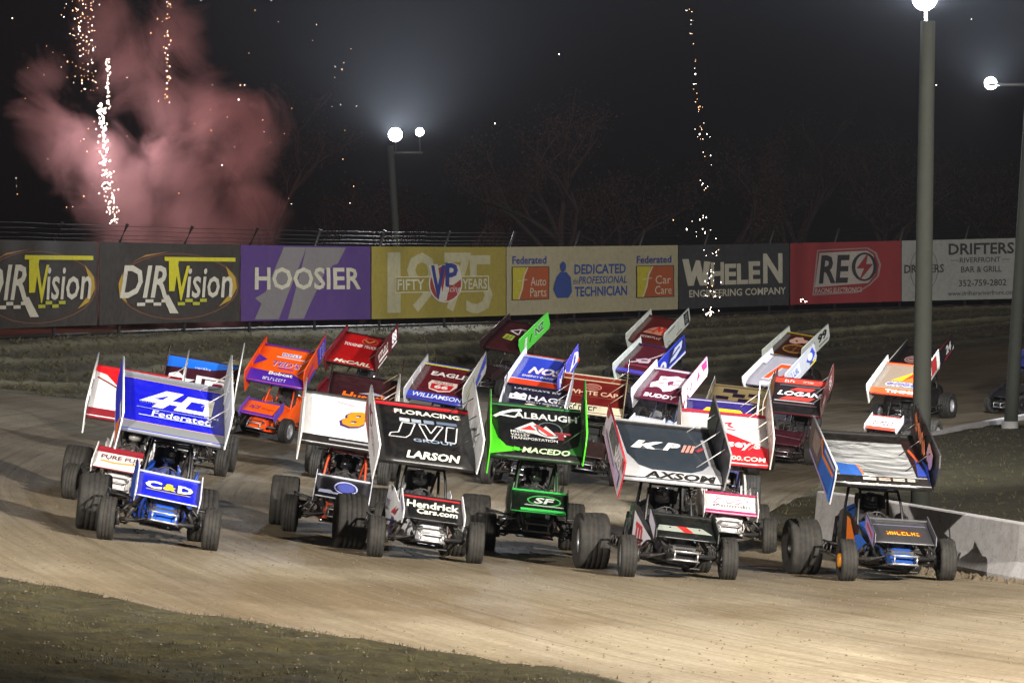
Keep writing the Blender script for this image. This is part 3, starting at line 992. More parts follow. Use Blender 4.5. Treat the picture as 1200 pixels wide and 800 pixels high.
def cage_mesh(mat):
    bm = bmesh.new()
    r = .021
    for s in (-1, 1):
        tube(bm, [(1.62, .22 * s, .30), (1.0, .30 * s, .24), (.2, .38 * s, .24), (-.55, .38 * s, .26), (-1.0, .30 * s, .42)], r)      # lower rail
        tube(bm, [(1.62, .20 * s, .52), (1.1, .26 * s, .60), (.38, .36 * s, .74), (.25, .36 * s, .76)], r)                           # upper rail
        tube(bm, [(.30, .36 * s, .24), (.32, .36 * s, .76), (.16, .33 * s, 1.14), (.06, .29 * s, 1.34)], r)                          # front hoop leg
        tube(bm, [(.06, .29 * s, 1.34), (-.30, .29 * s, 1.40), (-.62, .30 * s, 1.36)], r)                                             # halo
        tube(bm, [(-.62, .30 * s, 1.36), (-.62, .36 * s, .80), (-.58, .38 * s, .26)], r)                                              # rear hoop leg
        tube(bm, [(-.62, .30 * s, 1.34), (-1.0, .26 * s, .85), (-1.12, .22 * s, .45)], r)                                             # rear brace
        tube(bm, [(.30, .36 * s, .76), (-.62, .36 * s, .80)], r)                                                                      # shoulder rail
        tube(bm, [(.30, .36 * s, .26), (-.6, .36 * s, .78)], r * .8)
        tube(bm, [(1.58, .21 * s, .31), (1.58, .20 * s, .53)], r)
        tube(bm, [(1.05, .28 * s, .25), (1.05, .26 * s, .60)], r * .8)
        tube(bm, [(1.05, .28 * s, .25), (1.58, .20 * s, .50)], r * .8)
    for p in ((.06, .29, 1.34), (-.62, .30, 1.36), (1.6, .21, .52), (1.62, .22, .30), (.3, .36, .76), (-.62, .36, .80), (-.35, .29, 1.40)):
        tube(bm, [(p[0], -p[1], p[2]), (p[0], p[1], p[2])], r)
    tube(bm, [(.06, -.29, 1.34), (-.62, .30, 1.36)], r * .8)
    return mesh_of('roll_cage', bm, mat)


def front_axle_mesh():
    bm = bmesh.new()
    tube(bm, [(1.45, -.64, .315), (1.45, .64, .315)], .032, 8)
    for s in (-1, 1):
        tube(bm, [(1.45, .60 * s, .22), (1.45, .60 * s, .42)], .035, 8)
        tube(bm, [(1.45, .60 * s, .38), (1.40, .46 * s, .52), (1.44, .3 * s, .54)], .02)          # torsion arm
        tube(bm, [(1.42, .50 * s, .34), (.55, .40 * s, .38)], .015)                                # radius rods
        tube(bm, [(1.42, .50 * s, .25), (.60, .40 * s, .26)], .015)
        tube(bm, [(1.40, .48 * s, .33), (1.30, .28 * s, .66)], .033, 8)                            # shock
        tube(bm, [(1.36, .46 * s, .25), (1.36, .60 * s, .27)], .014)
    tube(bm, [(1.34, -.58, .30), (1.34, .58, .30)], .014)                                          # tie rod
    tube(bm, [(1.52, -.5, .28), (1.56, .2, .46)], .014)                                            # panhard bar
    return mesh_of('front_axle', bm, black)


def rear_axle_mesh():
    bm = bmesh.new()
    tube(bm, [(-.75, -.95, .42), (-.75, .80, .41)], .035, 8)
    bmesh.ops.create_uvsphere(bm, u_segments=12, v_segments=8, radius=.16, matrix=Matrix.Translation((-.75, 0, .42)))
    for s in (-1, 1):
        tube(bm, [(-.75, .45 * s, .44), (.0, .42 * s, .38)], .017)
        tube(bm, [(-.75, .45 * s, .34), (.0, .42 * s, .28)], .017)
        tube(bm, [(-.72, .42 * s, .42), (-.95, .30 * s, .86)], .035, 8)
        tube(bm, [(-.75, .46 * s, .36), (-.75, .46 * s, .50)], .06, 8)
    return mesh_of('rear_axle', bm, black)


def front_bumper_mesh():
    bm = bmesh.new()
    tube(bm, [(1.58, -.20, .32), (1.86, -.20, .33), (1.90, -.17, .34), (1.90, .17, .34), (1.86, .20, .33), (1.58, .20, .32)], .018)
    tube(bm, [(1.58, -.19, .48), (1.86, -.19, .46), (1.89, -.16, .46), (1.89, .16, .46), (1.86, .19, .46), (1.58, .19, .48)], .018)
    for y in (-.17, .17): tube(bm, [(1.895, y, .34), (1.89, y, .46)], .013)
    return mesh_of('front_bumper', bm, alu)


def nerf_mesh(s):
    bm = bmesh.new()
    tube(bm, [(.62, .38 * s, .28), (.60, .66 * s, .32), (.50, .78 * s, .36), (-.05, .80 * s, .38), (-.14, .72 * s, .36), (-.12, .38 * s, .28)], .018)
    tube(bm, [(.62, .38 * s, .50), (.60, .62 * s, .52), (.50, .76 * s, .52), (-.02, .78 * s, .54), (-.10, .70 * s, .52), (-.10, .38 * s, .46)], .018)
    for x in (.45, .2, 0): tube(bm, [(x, .79 * s, .36), (x, .77 * s, .53)], .013)
    return mesh_of('nerf_bar', bm, black)


def engine_mesh():
    bm = bmesh.new()
    box(bm, (.72, 0, .46), (.62, .36, .34))
    for s in (-1, 1):
        rot = Matrix.Rotation(-s * .7, 3, 'X')
        box(bm, (.72, .17 * s, .66), (.60, .18, .14), rot)
        for k in range(4):
            x = .50 + k * .145
            tube(bm, [(x, .06 * s, .70), (x, .08 * s, .95)], .032, 8, r2=.045, cap=False)
            tube(bm, [(x, .24 * s, .58), (x, .36 * s, .52), (x - .12, .42 * s, .40)], .024, 6, mi=1)
        tube(bm, [(1.0, .41 * s, .40), (.5, .43 * s, .38), (-.05, .46 * s, .36)], .05, 8, mi=1)
    box(bm, (1.08, 0, .45), (.10, .22, .26))
    return mesh_of('engine', bm, [paint((.10, .10, .105), .4, .7, .3, 'engine_metal'), paint((.12, .09, .075), .5, .6, .4, 'exhaust_metal')])


def radiator_mesh():
    bm = bmesh.new()
    box(bm, (1.22, 0, .46), (.06, .40, .36), Matrix.Rotation(.2, 3, 'Y'))
    for k in range(6):
        box(bm, (1.256, 0, .32 + k * .055), (.012, .40, .012), mi=1)
    return mesh_of('radiator', bm, [black, steel])


def seat_mesh():
    bm = bmesh.new()
    box(bm, (-.42, 0, .42), (.42, .40, .10))
    box(bm, (-.58, 0, .78), (.10, .40, .70), Matrix.Rotation(-.12, 3, 'Y'), taper=.8)
    box(bm, (-.54, 0, 1.16), (.12, .36, .22))
    for s in (-1, 1): box(bm, (-.44, .19 * s, 1.16), (.26, .04, .20))
    return mesh_of('seat', bm, paint((.02, .02, .022), .8, 0, .1, 'seat_fabric'))


def wheel_mesh():
    bm = bmesh.new()
    pts = [Vector((-.02 + .06 * math.sin(t), .17 * math.cos(t), .86 + .16 * math.sin(t))) for t in [k * 2 * PI / 14 for k in range(15)]]
    tube(bm, pts, .014, 6, cap=False)
    for t in (PI / 2, PI * 7 / 6, PI * 11 / 6):
        tube(bm, [(-.02, 0, .86), (-.02 + .06 * math.sin(t), .17 * math.cos(t), .86 + .16 * math.sin(t))], .012, 5)
    tube(bm, [(-.02, 0, .86), (.4, 0, .74)], .014, 6)
    return mesh_of('steering_wheel', bm, black)


def post_mesh(px, py):
    bm = bmesh.new()
    tube(bm, [(px, py * .8, 1.30 if px < .1 else .76), (px, py, 1.92)], .016, 6)
    return bm


def cap_mesh(col):
    bm = bmesh.new()
    rr = lathe_y(bm, [(-.135, .001), (-.135, .085), (-.120, .105), (-.09, .105)], 20)
    return mesh_of('hub_cap', bm, P3('cap', col))


def strut_mesh(a, b_):
    bm = bmesh.new(); tube(bm, [a, b_], .012, 6)
    return mesh_of('nose_wing_strut', bm, black)


def body_sheet(name, pts, th, mat, smooth=False):
    """a body panel: quads between two or more polylines of equal length, given thickness by its normal"""
    bm = bmesh.new()
    rows = [[bm.verts.new(p) for p in r] for r in pts]
    for r0, r1 in zip(rows[:-1], rows[1:]):
        for k in range(len(r0) - 1):
            bm.faces.new([r0[k], r0[k + 1], r1[k + 1], r1[k]])
    bm.normal_update()
    res = bmesh.ops.solidify(bm, geom=bm.faces[:], thickness=th)
    bmesh.ops.recalc_face_normals(bm, faces=bm.faces[:])
    return mesh_of(name, bm, mat)


def hood_mesh(mat):
    rows = []
    for x, hw_, zt in ((1.84, .15, .34), (1.70, .185, .47), (1.58, .20, .56), (1.42, .22, .63), (1.0, .27, .73), (.5, .33, .86), (.30, .34, .90)):
        rows.append([(x, -hw_ - .02, max(zt - .20, .31)), (x, -hw_, max(zt - .05, .32)), (x, -hw_ * .6, zt), (x, hw_ * .6, zt), (x, hw_, max(zt - .05, .32)), (x, hw_ + .02, max(zt - .20, .31))])
    return body_sheet('hood', rows, .012, mat)


def side_mesh(s, mat):
    rows = []
    for x, yb, yt, z0, z1 in ((1.35, .25, .25, .30, .48), (1.0, .31, .30, .27, .60), (.5, .40, .38, .26, .78), (.15, .42, .44, .27, .98), (-.2, .42, .46, .30, 1.04), (-.52, .41, .44, .40, .98), (-.60, .40, .42, .50, .80)):
        rows.append([(x, yb * s, z0), (x, (yb + yt) / 2 * s + .03 * s, (z0 + z1) / 2), (x, yt * s, z1)])
    return body_sheet('side_panel', rows, .012, mat)


def tail_mesh(mat):
    bm = bmesh.new()
    prof = [(-.80, .02), (-.84, .20), (-.95, .30), (-1.15, .335), (-1.35, .30), (-1.50, .20), (-1.56, .02)]
    rings = [[bm.verts.new((x, r * 1.0 * math.cos(k * PI / 7), .74 + r * 1.05 * math.sin(k * PI / 7))) for k in range(14)] for x, r in prof]
    for i in range(len(prof) - 1):
        for k in range(14):
            bm.faces.new([rings[i][k], rings[i + 1][k], rings[i + 1][(k + 1) % 14], rings[i][(k + 1) % 14]]).smooth = True
    bm.faces.new(rings[0]); bm.faces.new(rings[-1][::-1])
    bmesh.ops.recalc_face_normals(bm, faces=bm.faces[:])
    return mesh_of('tail_tank', bm, mat)


def belly_mesh(mat):
    bm = bmesh.new()
    box(bm, (.45, 0, .215), (2.1, .60, .015))
    box(bm, (1.66, 0, .40), (.03, .34, .24))
    return mesh_of('belly_pan', bm, mat)


def foil_mesh(hw_, fc, thick, nfun, mats):
    """aerofoil in its own frame: x forward, y left; top surface material 0, lip 1, underside 2"""
    bm = bmesh.new()
    us = [-fc + i * (2 * fc) / 16 for i in range(17)]
    top = []; bot = []
    for u in us:
        t = (u + fc) / (2 * fc)
        th = thick * (t ** .6) * (1 if t < .93 else .75) + .006
        top.append((u, nfun(u))); bot.append((u, nfun(u) - th))
    top.append((fc + .012, nfun(fc) - thick * .35)); bot.append((fc + .006, nfun(fc) - thick * .6))
    cols = []
    ys_ = [-hw_ + i * 2 * hw_ / 6 for i in range(7)]
    for y in ys_:
        cols.append(([bm.verts.new((u, y, n)) for u, n in top], [bm.verts.new((u, y, n)) for u, n in bot]))
    for (t0, b0), (t1, b1) in zip(cols[:-1], cols[1:]):
        n = len(t0)
        for k in range(n - 1):
            f = bm.faces.new([t0[k], t0[k + 1], t1[k + 1], t1[k]]); f.material_index = 0 if k < n - 2 else 1; f.smooth = True
            f = bm.faces.new([b0[k], b1[k], b1[k + 1], b0[k + 1]]); f.material_index = 2; f.smooth = True
        f = bm.faces.new([t0[0], t1[0], b1[0], b0[0]]); f.material_index = 1
        f = bm.faces.new([t0[-1], b0[-1], b1[-1], t1[-1]]); f.material_index = 1
    for (t, b_), flip in ((cols[0], 0), (cols[-1], 1)):
        f = bm.faces.new(t + b_[::-1]); f.material_index = 2
    # small upright strip along the trailing edge
    box(bm, (-fc + .004, 0, nfun(-fc) + .014), (.008, hw_ * 1.98, .028), mi=1)
    bmesh.ops.recalc_face_normals(bm, faces=bm.faces[:])
    return mesh_of('foil', bm, mats)


# side board outlines in the wing frame (x forward, height): car's right board hangs low, left board stands high
BOARD_R = [(-.96, .16), (.84, .19), (.88, .02), (.82, -.42), (-.80, -.34), (-.96, -.20)]
BOARD_L = [(-.96, .50), (.80, .48), (.88, .30), (.84, -.10), (-.86, -.07), (-.96, .05)]


def board_mesh(pts, y, s, outer, inner, edge):
    bm = bmesh.new()
    plate(bm, [(x, y, z) for x, z in (pts if s < 0 else pts[::-1])], (0, s, 0), .022, 0, 1, 2)
    bm.normal_update()
    # pressed ribs and an edge channel give the sheet depth
    for x in (-.35, .25):
        zs = [z for _, z in pts]
        box(bm, (x, y - s * .018, (max(zs) + min(zs)) / 2), (.025, .014, (max(zs) - min(zs)) * .82), mi=1)
    top = [p for p in pts]
    tube(bm, [(top[0][0], y, top[0][1]), (top[1][0], y, top[1][1])], .016, 6, mi=2)
    tube(bm, [(top[3][0], y, top[3][1]), (top[4][0], y, top[4][1])], .014, 6, mi=2)
    return mesh_of('side_board', bm, [outer, inner, edge])


def wrinkled(m):
    m = m.copy(); m.name = 'crumpled_metal'
    nt = m.node_tree; b_ = nt.nodes['Principled BSDF']
    tc_ = nt.nodes.new('ShaderNodeTexCoord'); mp = nt.nodes.new('ShaderNodeMapping'); mp.inputs['Scale'].default_value = (2.2, .9, 1)
    n = nt.nodes.new('ShaderNodeTexNoise'); n.inputs['Scale'].default_value = 1.2; n.inputs['Detail'].default_value = 3; n.inputs['Distortion'].default_value = .8
    nt.links.new(tc_.outputs['Object'], mp.inputs[0]); nt.links.new(mp.outputs[0], n.inputs['Vector'])
    bp_ = nt.nodes.new('ShaderNodeBump'); bp_.inputs['Strength'].default_value = 1.0; bp_.inputs['Distance'].default_value = .22
    nt.links.new(n.outputs['Fac'], bp_.inputs['Height']); nt.links.new(bp_.outputs[0], b_.inputs['Normal'])
    return m


def P3(name, hexes, **kw):
    return paint(hexc(hexes), name=name, **kw)


def build_car(key, sp):
    X, Y, Z, yaw, pitch, roll = POSE[key]
    yaw, pitch, roll = (math.radians(a) for a in (yaw, pitch, roll))
    Rw = attitude(yaw, pitch, roll)
    yc = yaw + math.radians(2.0)                 # the chassis hangs its tail out a little more than the wing
    Rc0 = attitude(yaw, 0, roll)
    foil_c = Vector((X, Y, Z))
    org = foil_c - Rc0 @ Vector((0, -.10, HF))   # chassis origin on the ground
    x, y = org.x, org.y
    e = .9
    fl = Vector((math.sin(yc), -math.cos(yc), 0)); lf = Vector((math.cos(yc), math.sin(yc), 0))
    q = lambda a, b_: track_z(x + fl.x * a + lf.x * b_, y + fl.y * a + lf.y * b_)
    gz = q(0.35, 0)
    fwd = (fl * 2.2 + Vector((0, 0, q(1.45, 0) - q(-.75, 0)))).normalized()
    lat = (lf * 1.5 + Vector((0, 0, q(.35, .75) - q(.35, -.75)))).normalized()
    up = fwd.cross(lat).normalized(); lat = up.cross(fwd).normalized()
    Rg = Matrix((fwd, lat, up)).transposed()
    zg = (q(1.45, .75) + q(1.45, -.75) + q(-.75, .75) + q(-.75, -.85)) / 4 - (fwd * .35).z * 1.0
    root = empty('sprint_car', (x, y, zg + (fwd.z * .35)))
    root.rotation_euler = Rg.to_euler()
    props(root, sp['label'], 'race car', 'winged sprint cars racing in the pack'); root['car_key'] = key
    Mg = Matrix.Translation(root.location) @ Rg.to_4x4()
    inv = Mg.inverted()
    # chassis: rolls with the wing, stays near the ground
    lift = max(-.10, min(.12, (org.z - root.location.z)))
    Rc = attitude(yc, math.radians(1.2) - math.asin(max(-.2, min(.2, fwd.z))), roll)
    Mc = inv @ (Matrix.Translation((x, y, root.location.z + lift * .6)) @ Rc.to_4x4())
    Mw = inv @ (Matrix.Translation(foil_c) @ Rw.to_4x4())

    def part(name, me, M=None, parent=None):
        o = bpy.data.objects.new(name, me); COL.objects.link(o)
        o.parent = parent or root
        o.matrix_local = M if M is not None else Matrix.Identity(4)
        return o
    g = lambda k, d: sp.get(k, d)
    body = P3('body_paint', g('body', '1a1a1c'), rough=.3, coat=.3)
    body2 = P3('body_paint', g('side', g('body', '1a1a1c')), rough=.3, coat=.3)
    cage_c = P3('frame_paint', g('cage', '141416'), rough=.4)
    rimm = P3('rim_metal', g('rim', '2a2a2c'), rough=.35, metal=.6)
    # wheels
    for nm, me, kind, px, py, r in (('front_wheel', T_FRONT, 'F', 1.45, -.75, .315), ('front_wheel', T_FRONT, 'F', 1.45, .75, .315), ('rear_wheel', T_RR, 'R', -.75, -.90, .43), ('rear_wheel', T_LR, 'L', -.75, .72, .405)):
        zg_ = q(px, py) - (root.location + Rg @ Vector((px, py, 0))).z
        M = Matrix.Translation((px, py, r - .012 + max(-.06, min(.06, zg_))))
        if kind == 'F':
            M = M @ Matrix.Rotation(math.radians(sp.get('steer', -4)), 4, 'Z')
        M = M @ Matrix.Rotation(random.random() * 6, 4, 'Y')
        w = part(nm, me, M)
        part('rim', rim_for(kind, rimm), None, w)
        if 'cap' in sp and kind == 'F' and py < 0:
            part('hub_cap', shared(('cap', sp['cap']), lambda: cap_mesh(sp['cap'])), None, w)
    part('front_axle', shared('fa', front_axle_mesh))
    part('rear_axle', shared('ra', rear_axle_mesh))
    part('roll_cage', shared(('cage', cage_c.name), lambda: cage_mesh(cage_c)), Mc)
    part('front_bumper', shared('fb', front_bumper_mesh), Mc)
    for s in (-1, 1): part('nerf_bar', shared(('nb', s), lambda: nerf_mesh(s)), Mc)
    part('engine', shared('en', engine_mesh), Mc)
    part('radiator', shared('rd', radiator_mesh), Mc)
    part('seat', shared('seat', seat_mesh), Mc)
    part('steering_wheel', shared('sw', wheel_mesh), Mc)
    hood = part('hood', shared(('hood', body.name), lambda: hood_mesh(body)), Mc)
    sides = [part('side_panel', shared(('side', s, body2.name), lambda: side_mesh(s, body2)), Mc) for s in (-1, 1)]
    part('tail_tank', shared(('tail', body.name), lambda: tail_mesh(body)), Mc)
    part('belly_pan', shared(('belly', 0), lambda: belly_mesh(black)), Mc)
    if 'side_r' in sp:     # print on the right side panel
        decal('lettering', sp['side_r'], lambda a, b_, l: Vector((a, -.485 - l + max(0, a - .2) * .16, b_)), sides[0])
    if 'hood_d' in sp:
        decal('lettering', sp['hood_d'], lambda a, b_, l: Vector((1.0 - b_, a, .735 + l + b_ * .19)), hood)
    # nose wing
    nw = Mc @ Matrix.Translation((1.50, 0, .80)) @ Matrix.Rotation(math.radians(g('npitch', 24)), 4, 'Y')
    nm1 = P3('wing_sheet', g('nose', '1a1a1c'), rough=.3, coat=.3); nlip = P3('wing_sheet', g('nlip', g('nose', '1a1a1c')), rough=.35)
    nend = P3('wing_sheet', g('nend', g('nose', '1a1a1c')), rough=.35)
    nfun = lambda u: (-.03 * max(0, u / .3) ** 2 + .03 * max(0, -u / .3) ** 2)
    o = part('nose_wing', foil_mesh(.45, .30, .035, nfun, [nm1, nlip, black]), nw)
    for s in (-1, 1):
        bm = bmesh.new()
        pts = [(-.36, .10), (.30, .09), (.36, -.03), (.30, -.15), (-.30, -.12), (-.36, -.02)]
        plate(bm, [(a, .462 * s, b_) for a, b_ in (pts if s < 0 else pts[::-1])], (0, s, 0), .014)
        bm.normal_update()
        part('end_plate', mesh_of('end_plate', bm, nend), None, o)
    if 'nd' in sp:
        decal('lettering', sp['nd'], lambda a, b_, l: Vector((-b_, a, nfun(-b_) + l)), o, cuts=(-.2, -.1, 0, .1, .2))
    if 'ne_r' in sp:
        decal('lettering', sp['ne_r'], lambda a, b_, l: Vector((a, -.47 - l, b_)), o)
    for s in (-1, 1):
        for p0, p1 in (((1.58, .2 * s, .5), (1.55, .22 * s, .79)), ((1.10, .22 * s, .6), (1.32, .24 * s, .90))):
            part('nose_wing_strut', shared(('nws', p0), lambda: strut_mesh(p0, p1)), Mc)
    # top wing
    foilm = P3('wing_sheet', sp['foil'], rough=g('frough', .28), metal=g('fmetal', 0.0), coat=.4, dirt=g('fdirt', .14))
    lipm = P3('wing_sheet', g('lip', sp['foil']), rough=.3)
    under = P3('wing_sheet', g('under', '2a2a2c'), rough=.5)
    if sp.get('wrinkle'):
        foilm = wrinkled(foilm)
    tw = part('top_wing', foil_mesh(FW - .005, FC, .085, foil_n, [foilm, lipm, under]), Mw)
    ro, ri = g('ro', 'd8d8da'), g('ri', g('ro', 'd8d8da')); lo, li = g('lo', 'd8d8da'), g('li', g('lo', 'd8d8da'))
    part('side_board', board_mesh(BOARD_R, -.775, -1, P3('wing_sheet', ro), P3('wing_sheet', ri), P3('wing_edge', g('redge', ro))), None, tw)
    part('side_board', board_mesh(BOARD_L, .775, 1, P3('wing_sheet', lo), P3('wing_sheet', li), P3('wing_edge', g('ledge', lo))), None, tw)
    for x0 in (-.62, -.1, .42):
        bm = bmesh.new()
        tube(bm, [(x0, .40, foil_n(x0)), (x0, .77, .36)], .009, 5)
        part('wing_brace', mesh_of('wing_brace', bm, P3('brace', g('brace', 'c8c8ca'), rough=.3)), None, tw)
    for x0 in (-.55, .35):
        bm = bmesh.new()
        tube(bm, [(x0, -.45, foil_n(x0) - .03), (x0, -.77, -.30)], .009, 5)
        part('wing_brace', mesh_of('wing_brace', bm, P3('brace', 'c8c8ca', rough=.3)), None, tw)
    cuts = [-.70, -.62, -.54, -.46, -.38, .42, .5, .58, .66, .72]
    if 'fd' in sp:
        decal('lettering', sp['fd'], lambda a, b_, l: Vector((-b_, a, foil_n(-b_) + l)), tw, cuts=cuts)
    if 'rod' in sp:
        decal('lettering', sp['rod'], lambda a, b_, l: Vector((a, -.789 - l, b_)), tw)
    if 'lod' in sp:
        decal('lettering', sp['lod'], lambda a, b_, l: Vector((-a, .789 + l, b_)), tw)
    if 'lid' in sp:
        decal('lettering', sp['lid'], lambda a, b_, l: Vector((a, .738 - l, b_)), tw)
    # wing posts from the cage to the underside of the foil
    iw = Mw.inverted()
    for px, py, pz in ((.02, -.28, 1.34), (.02, .28, 1.34), (-.6, -.29, 1.35), (-.6, .29, 1.35)):
        a = Mc @ Vector((px, py, pz))
        u = .30 if px > -.3 else -.45
        b_ = Mw @ Vector((u, py * 1.1, foil_n(u) - .03))
        bm = bmesh.new(); tube(bm, [a, b_], .016, 6)
        part('wing_post', mesh_of('wing_post', bm, chrome if 'cage' in sp else black))
    return root


CW, K0 = 'e8e4d8', '121214'


def edge_lines(col, w=.03):
    return [('b', -.75, -.75, -.75 + w, .75, col), ('b', .75 - w, -.75, .75, .75, col)]


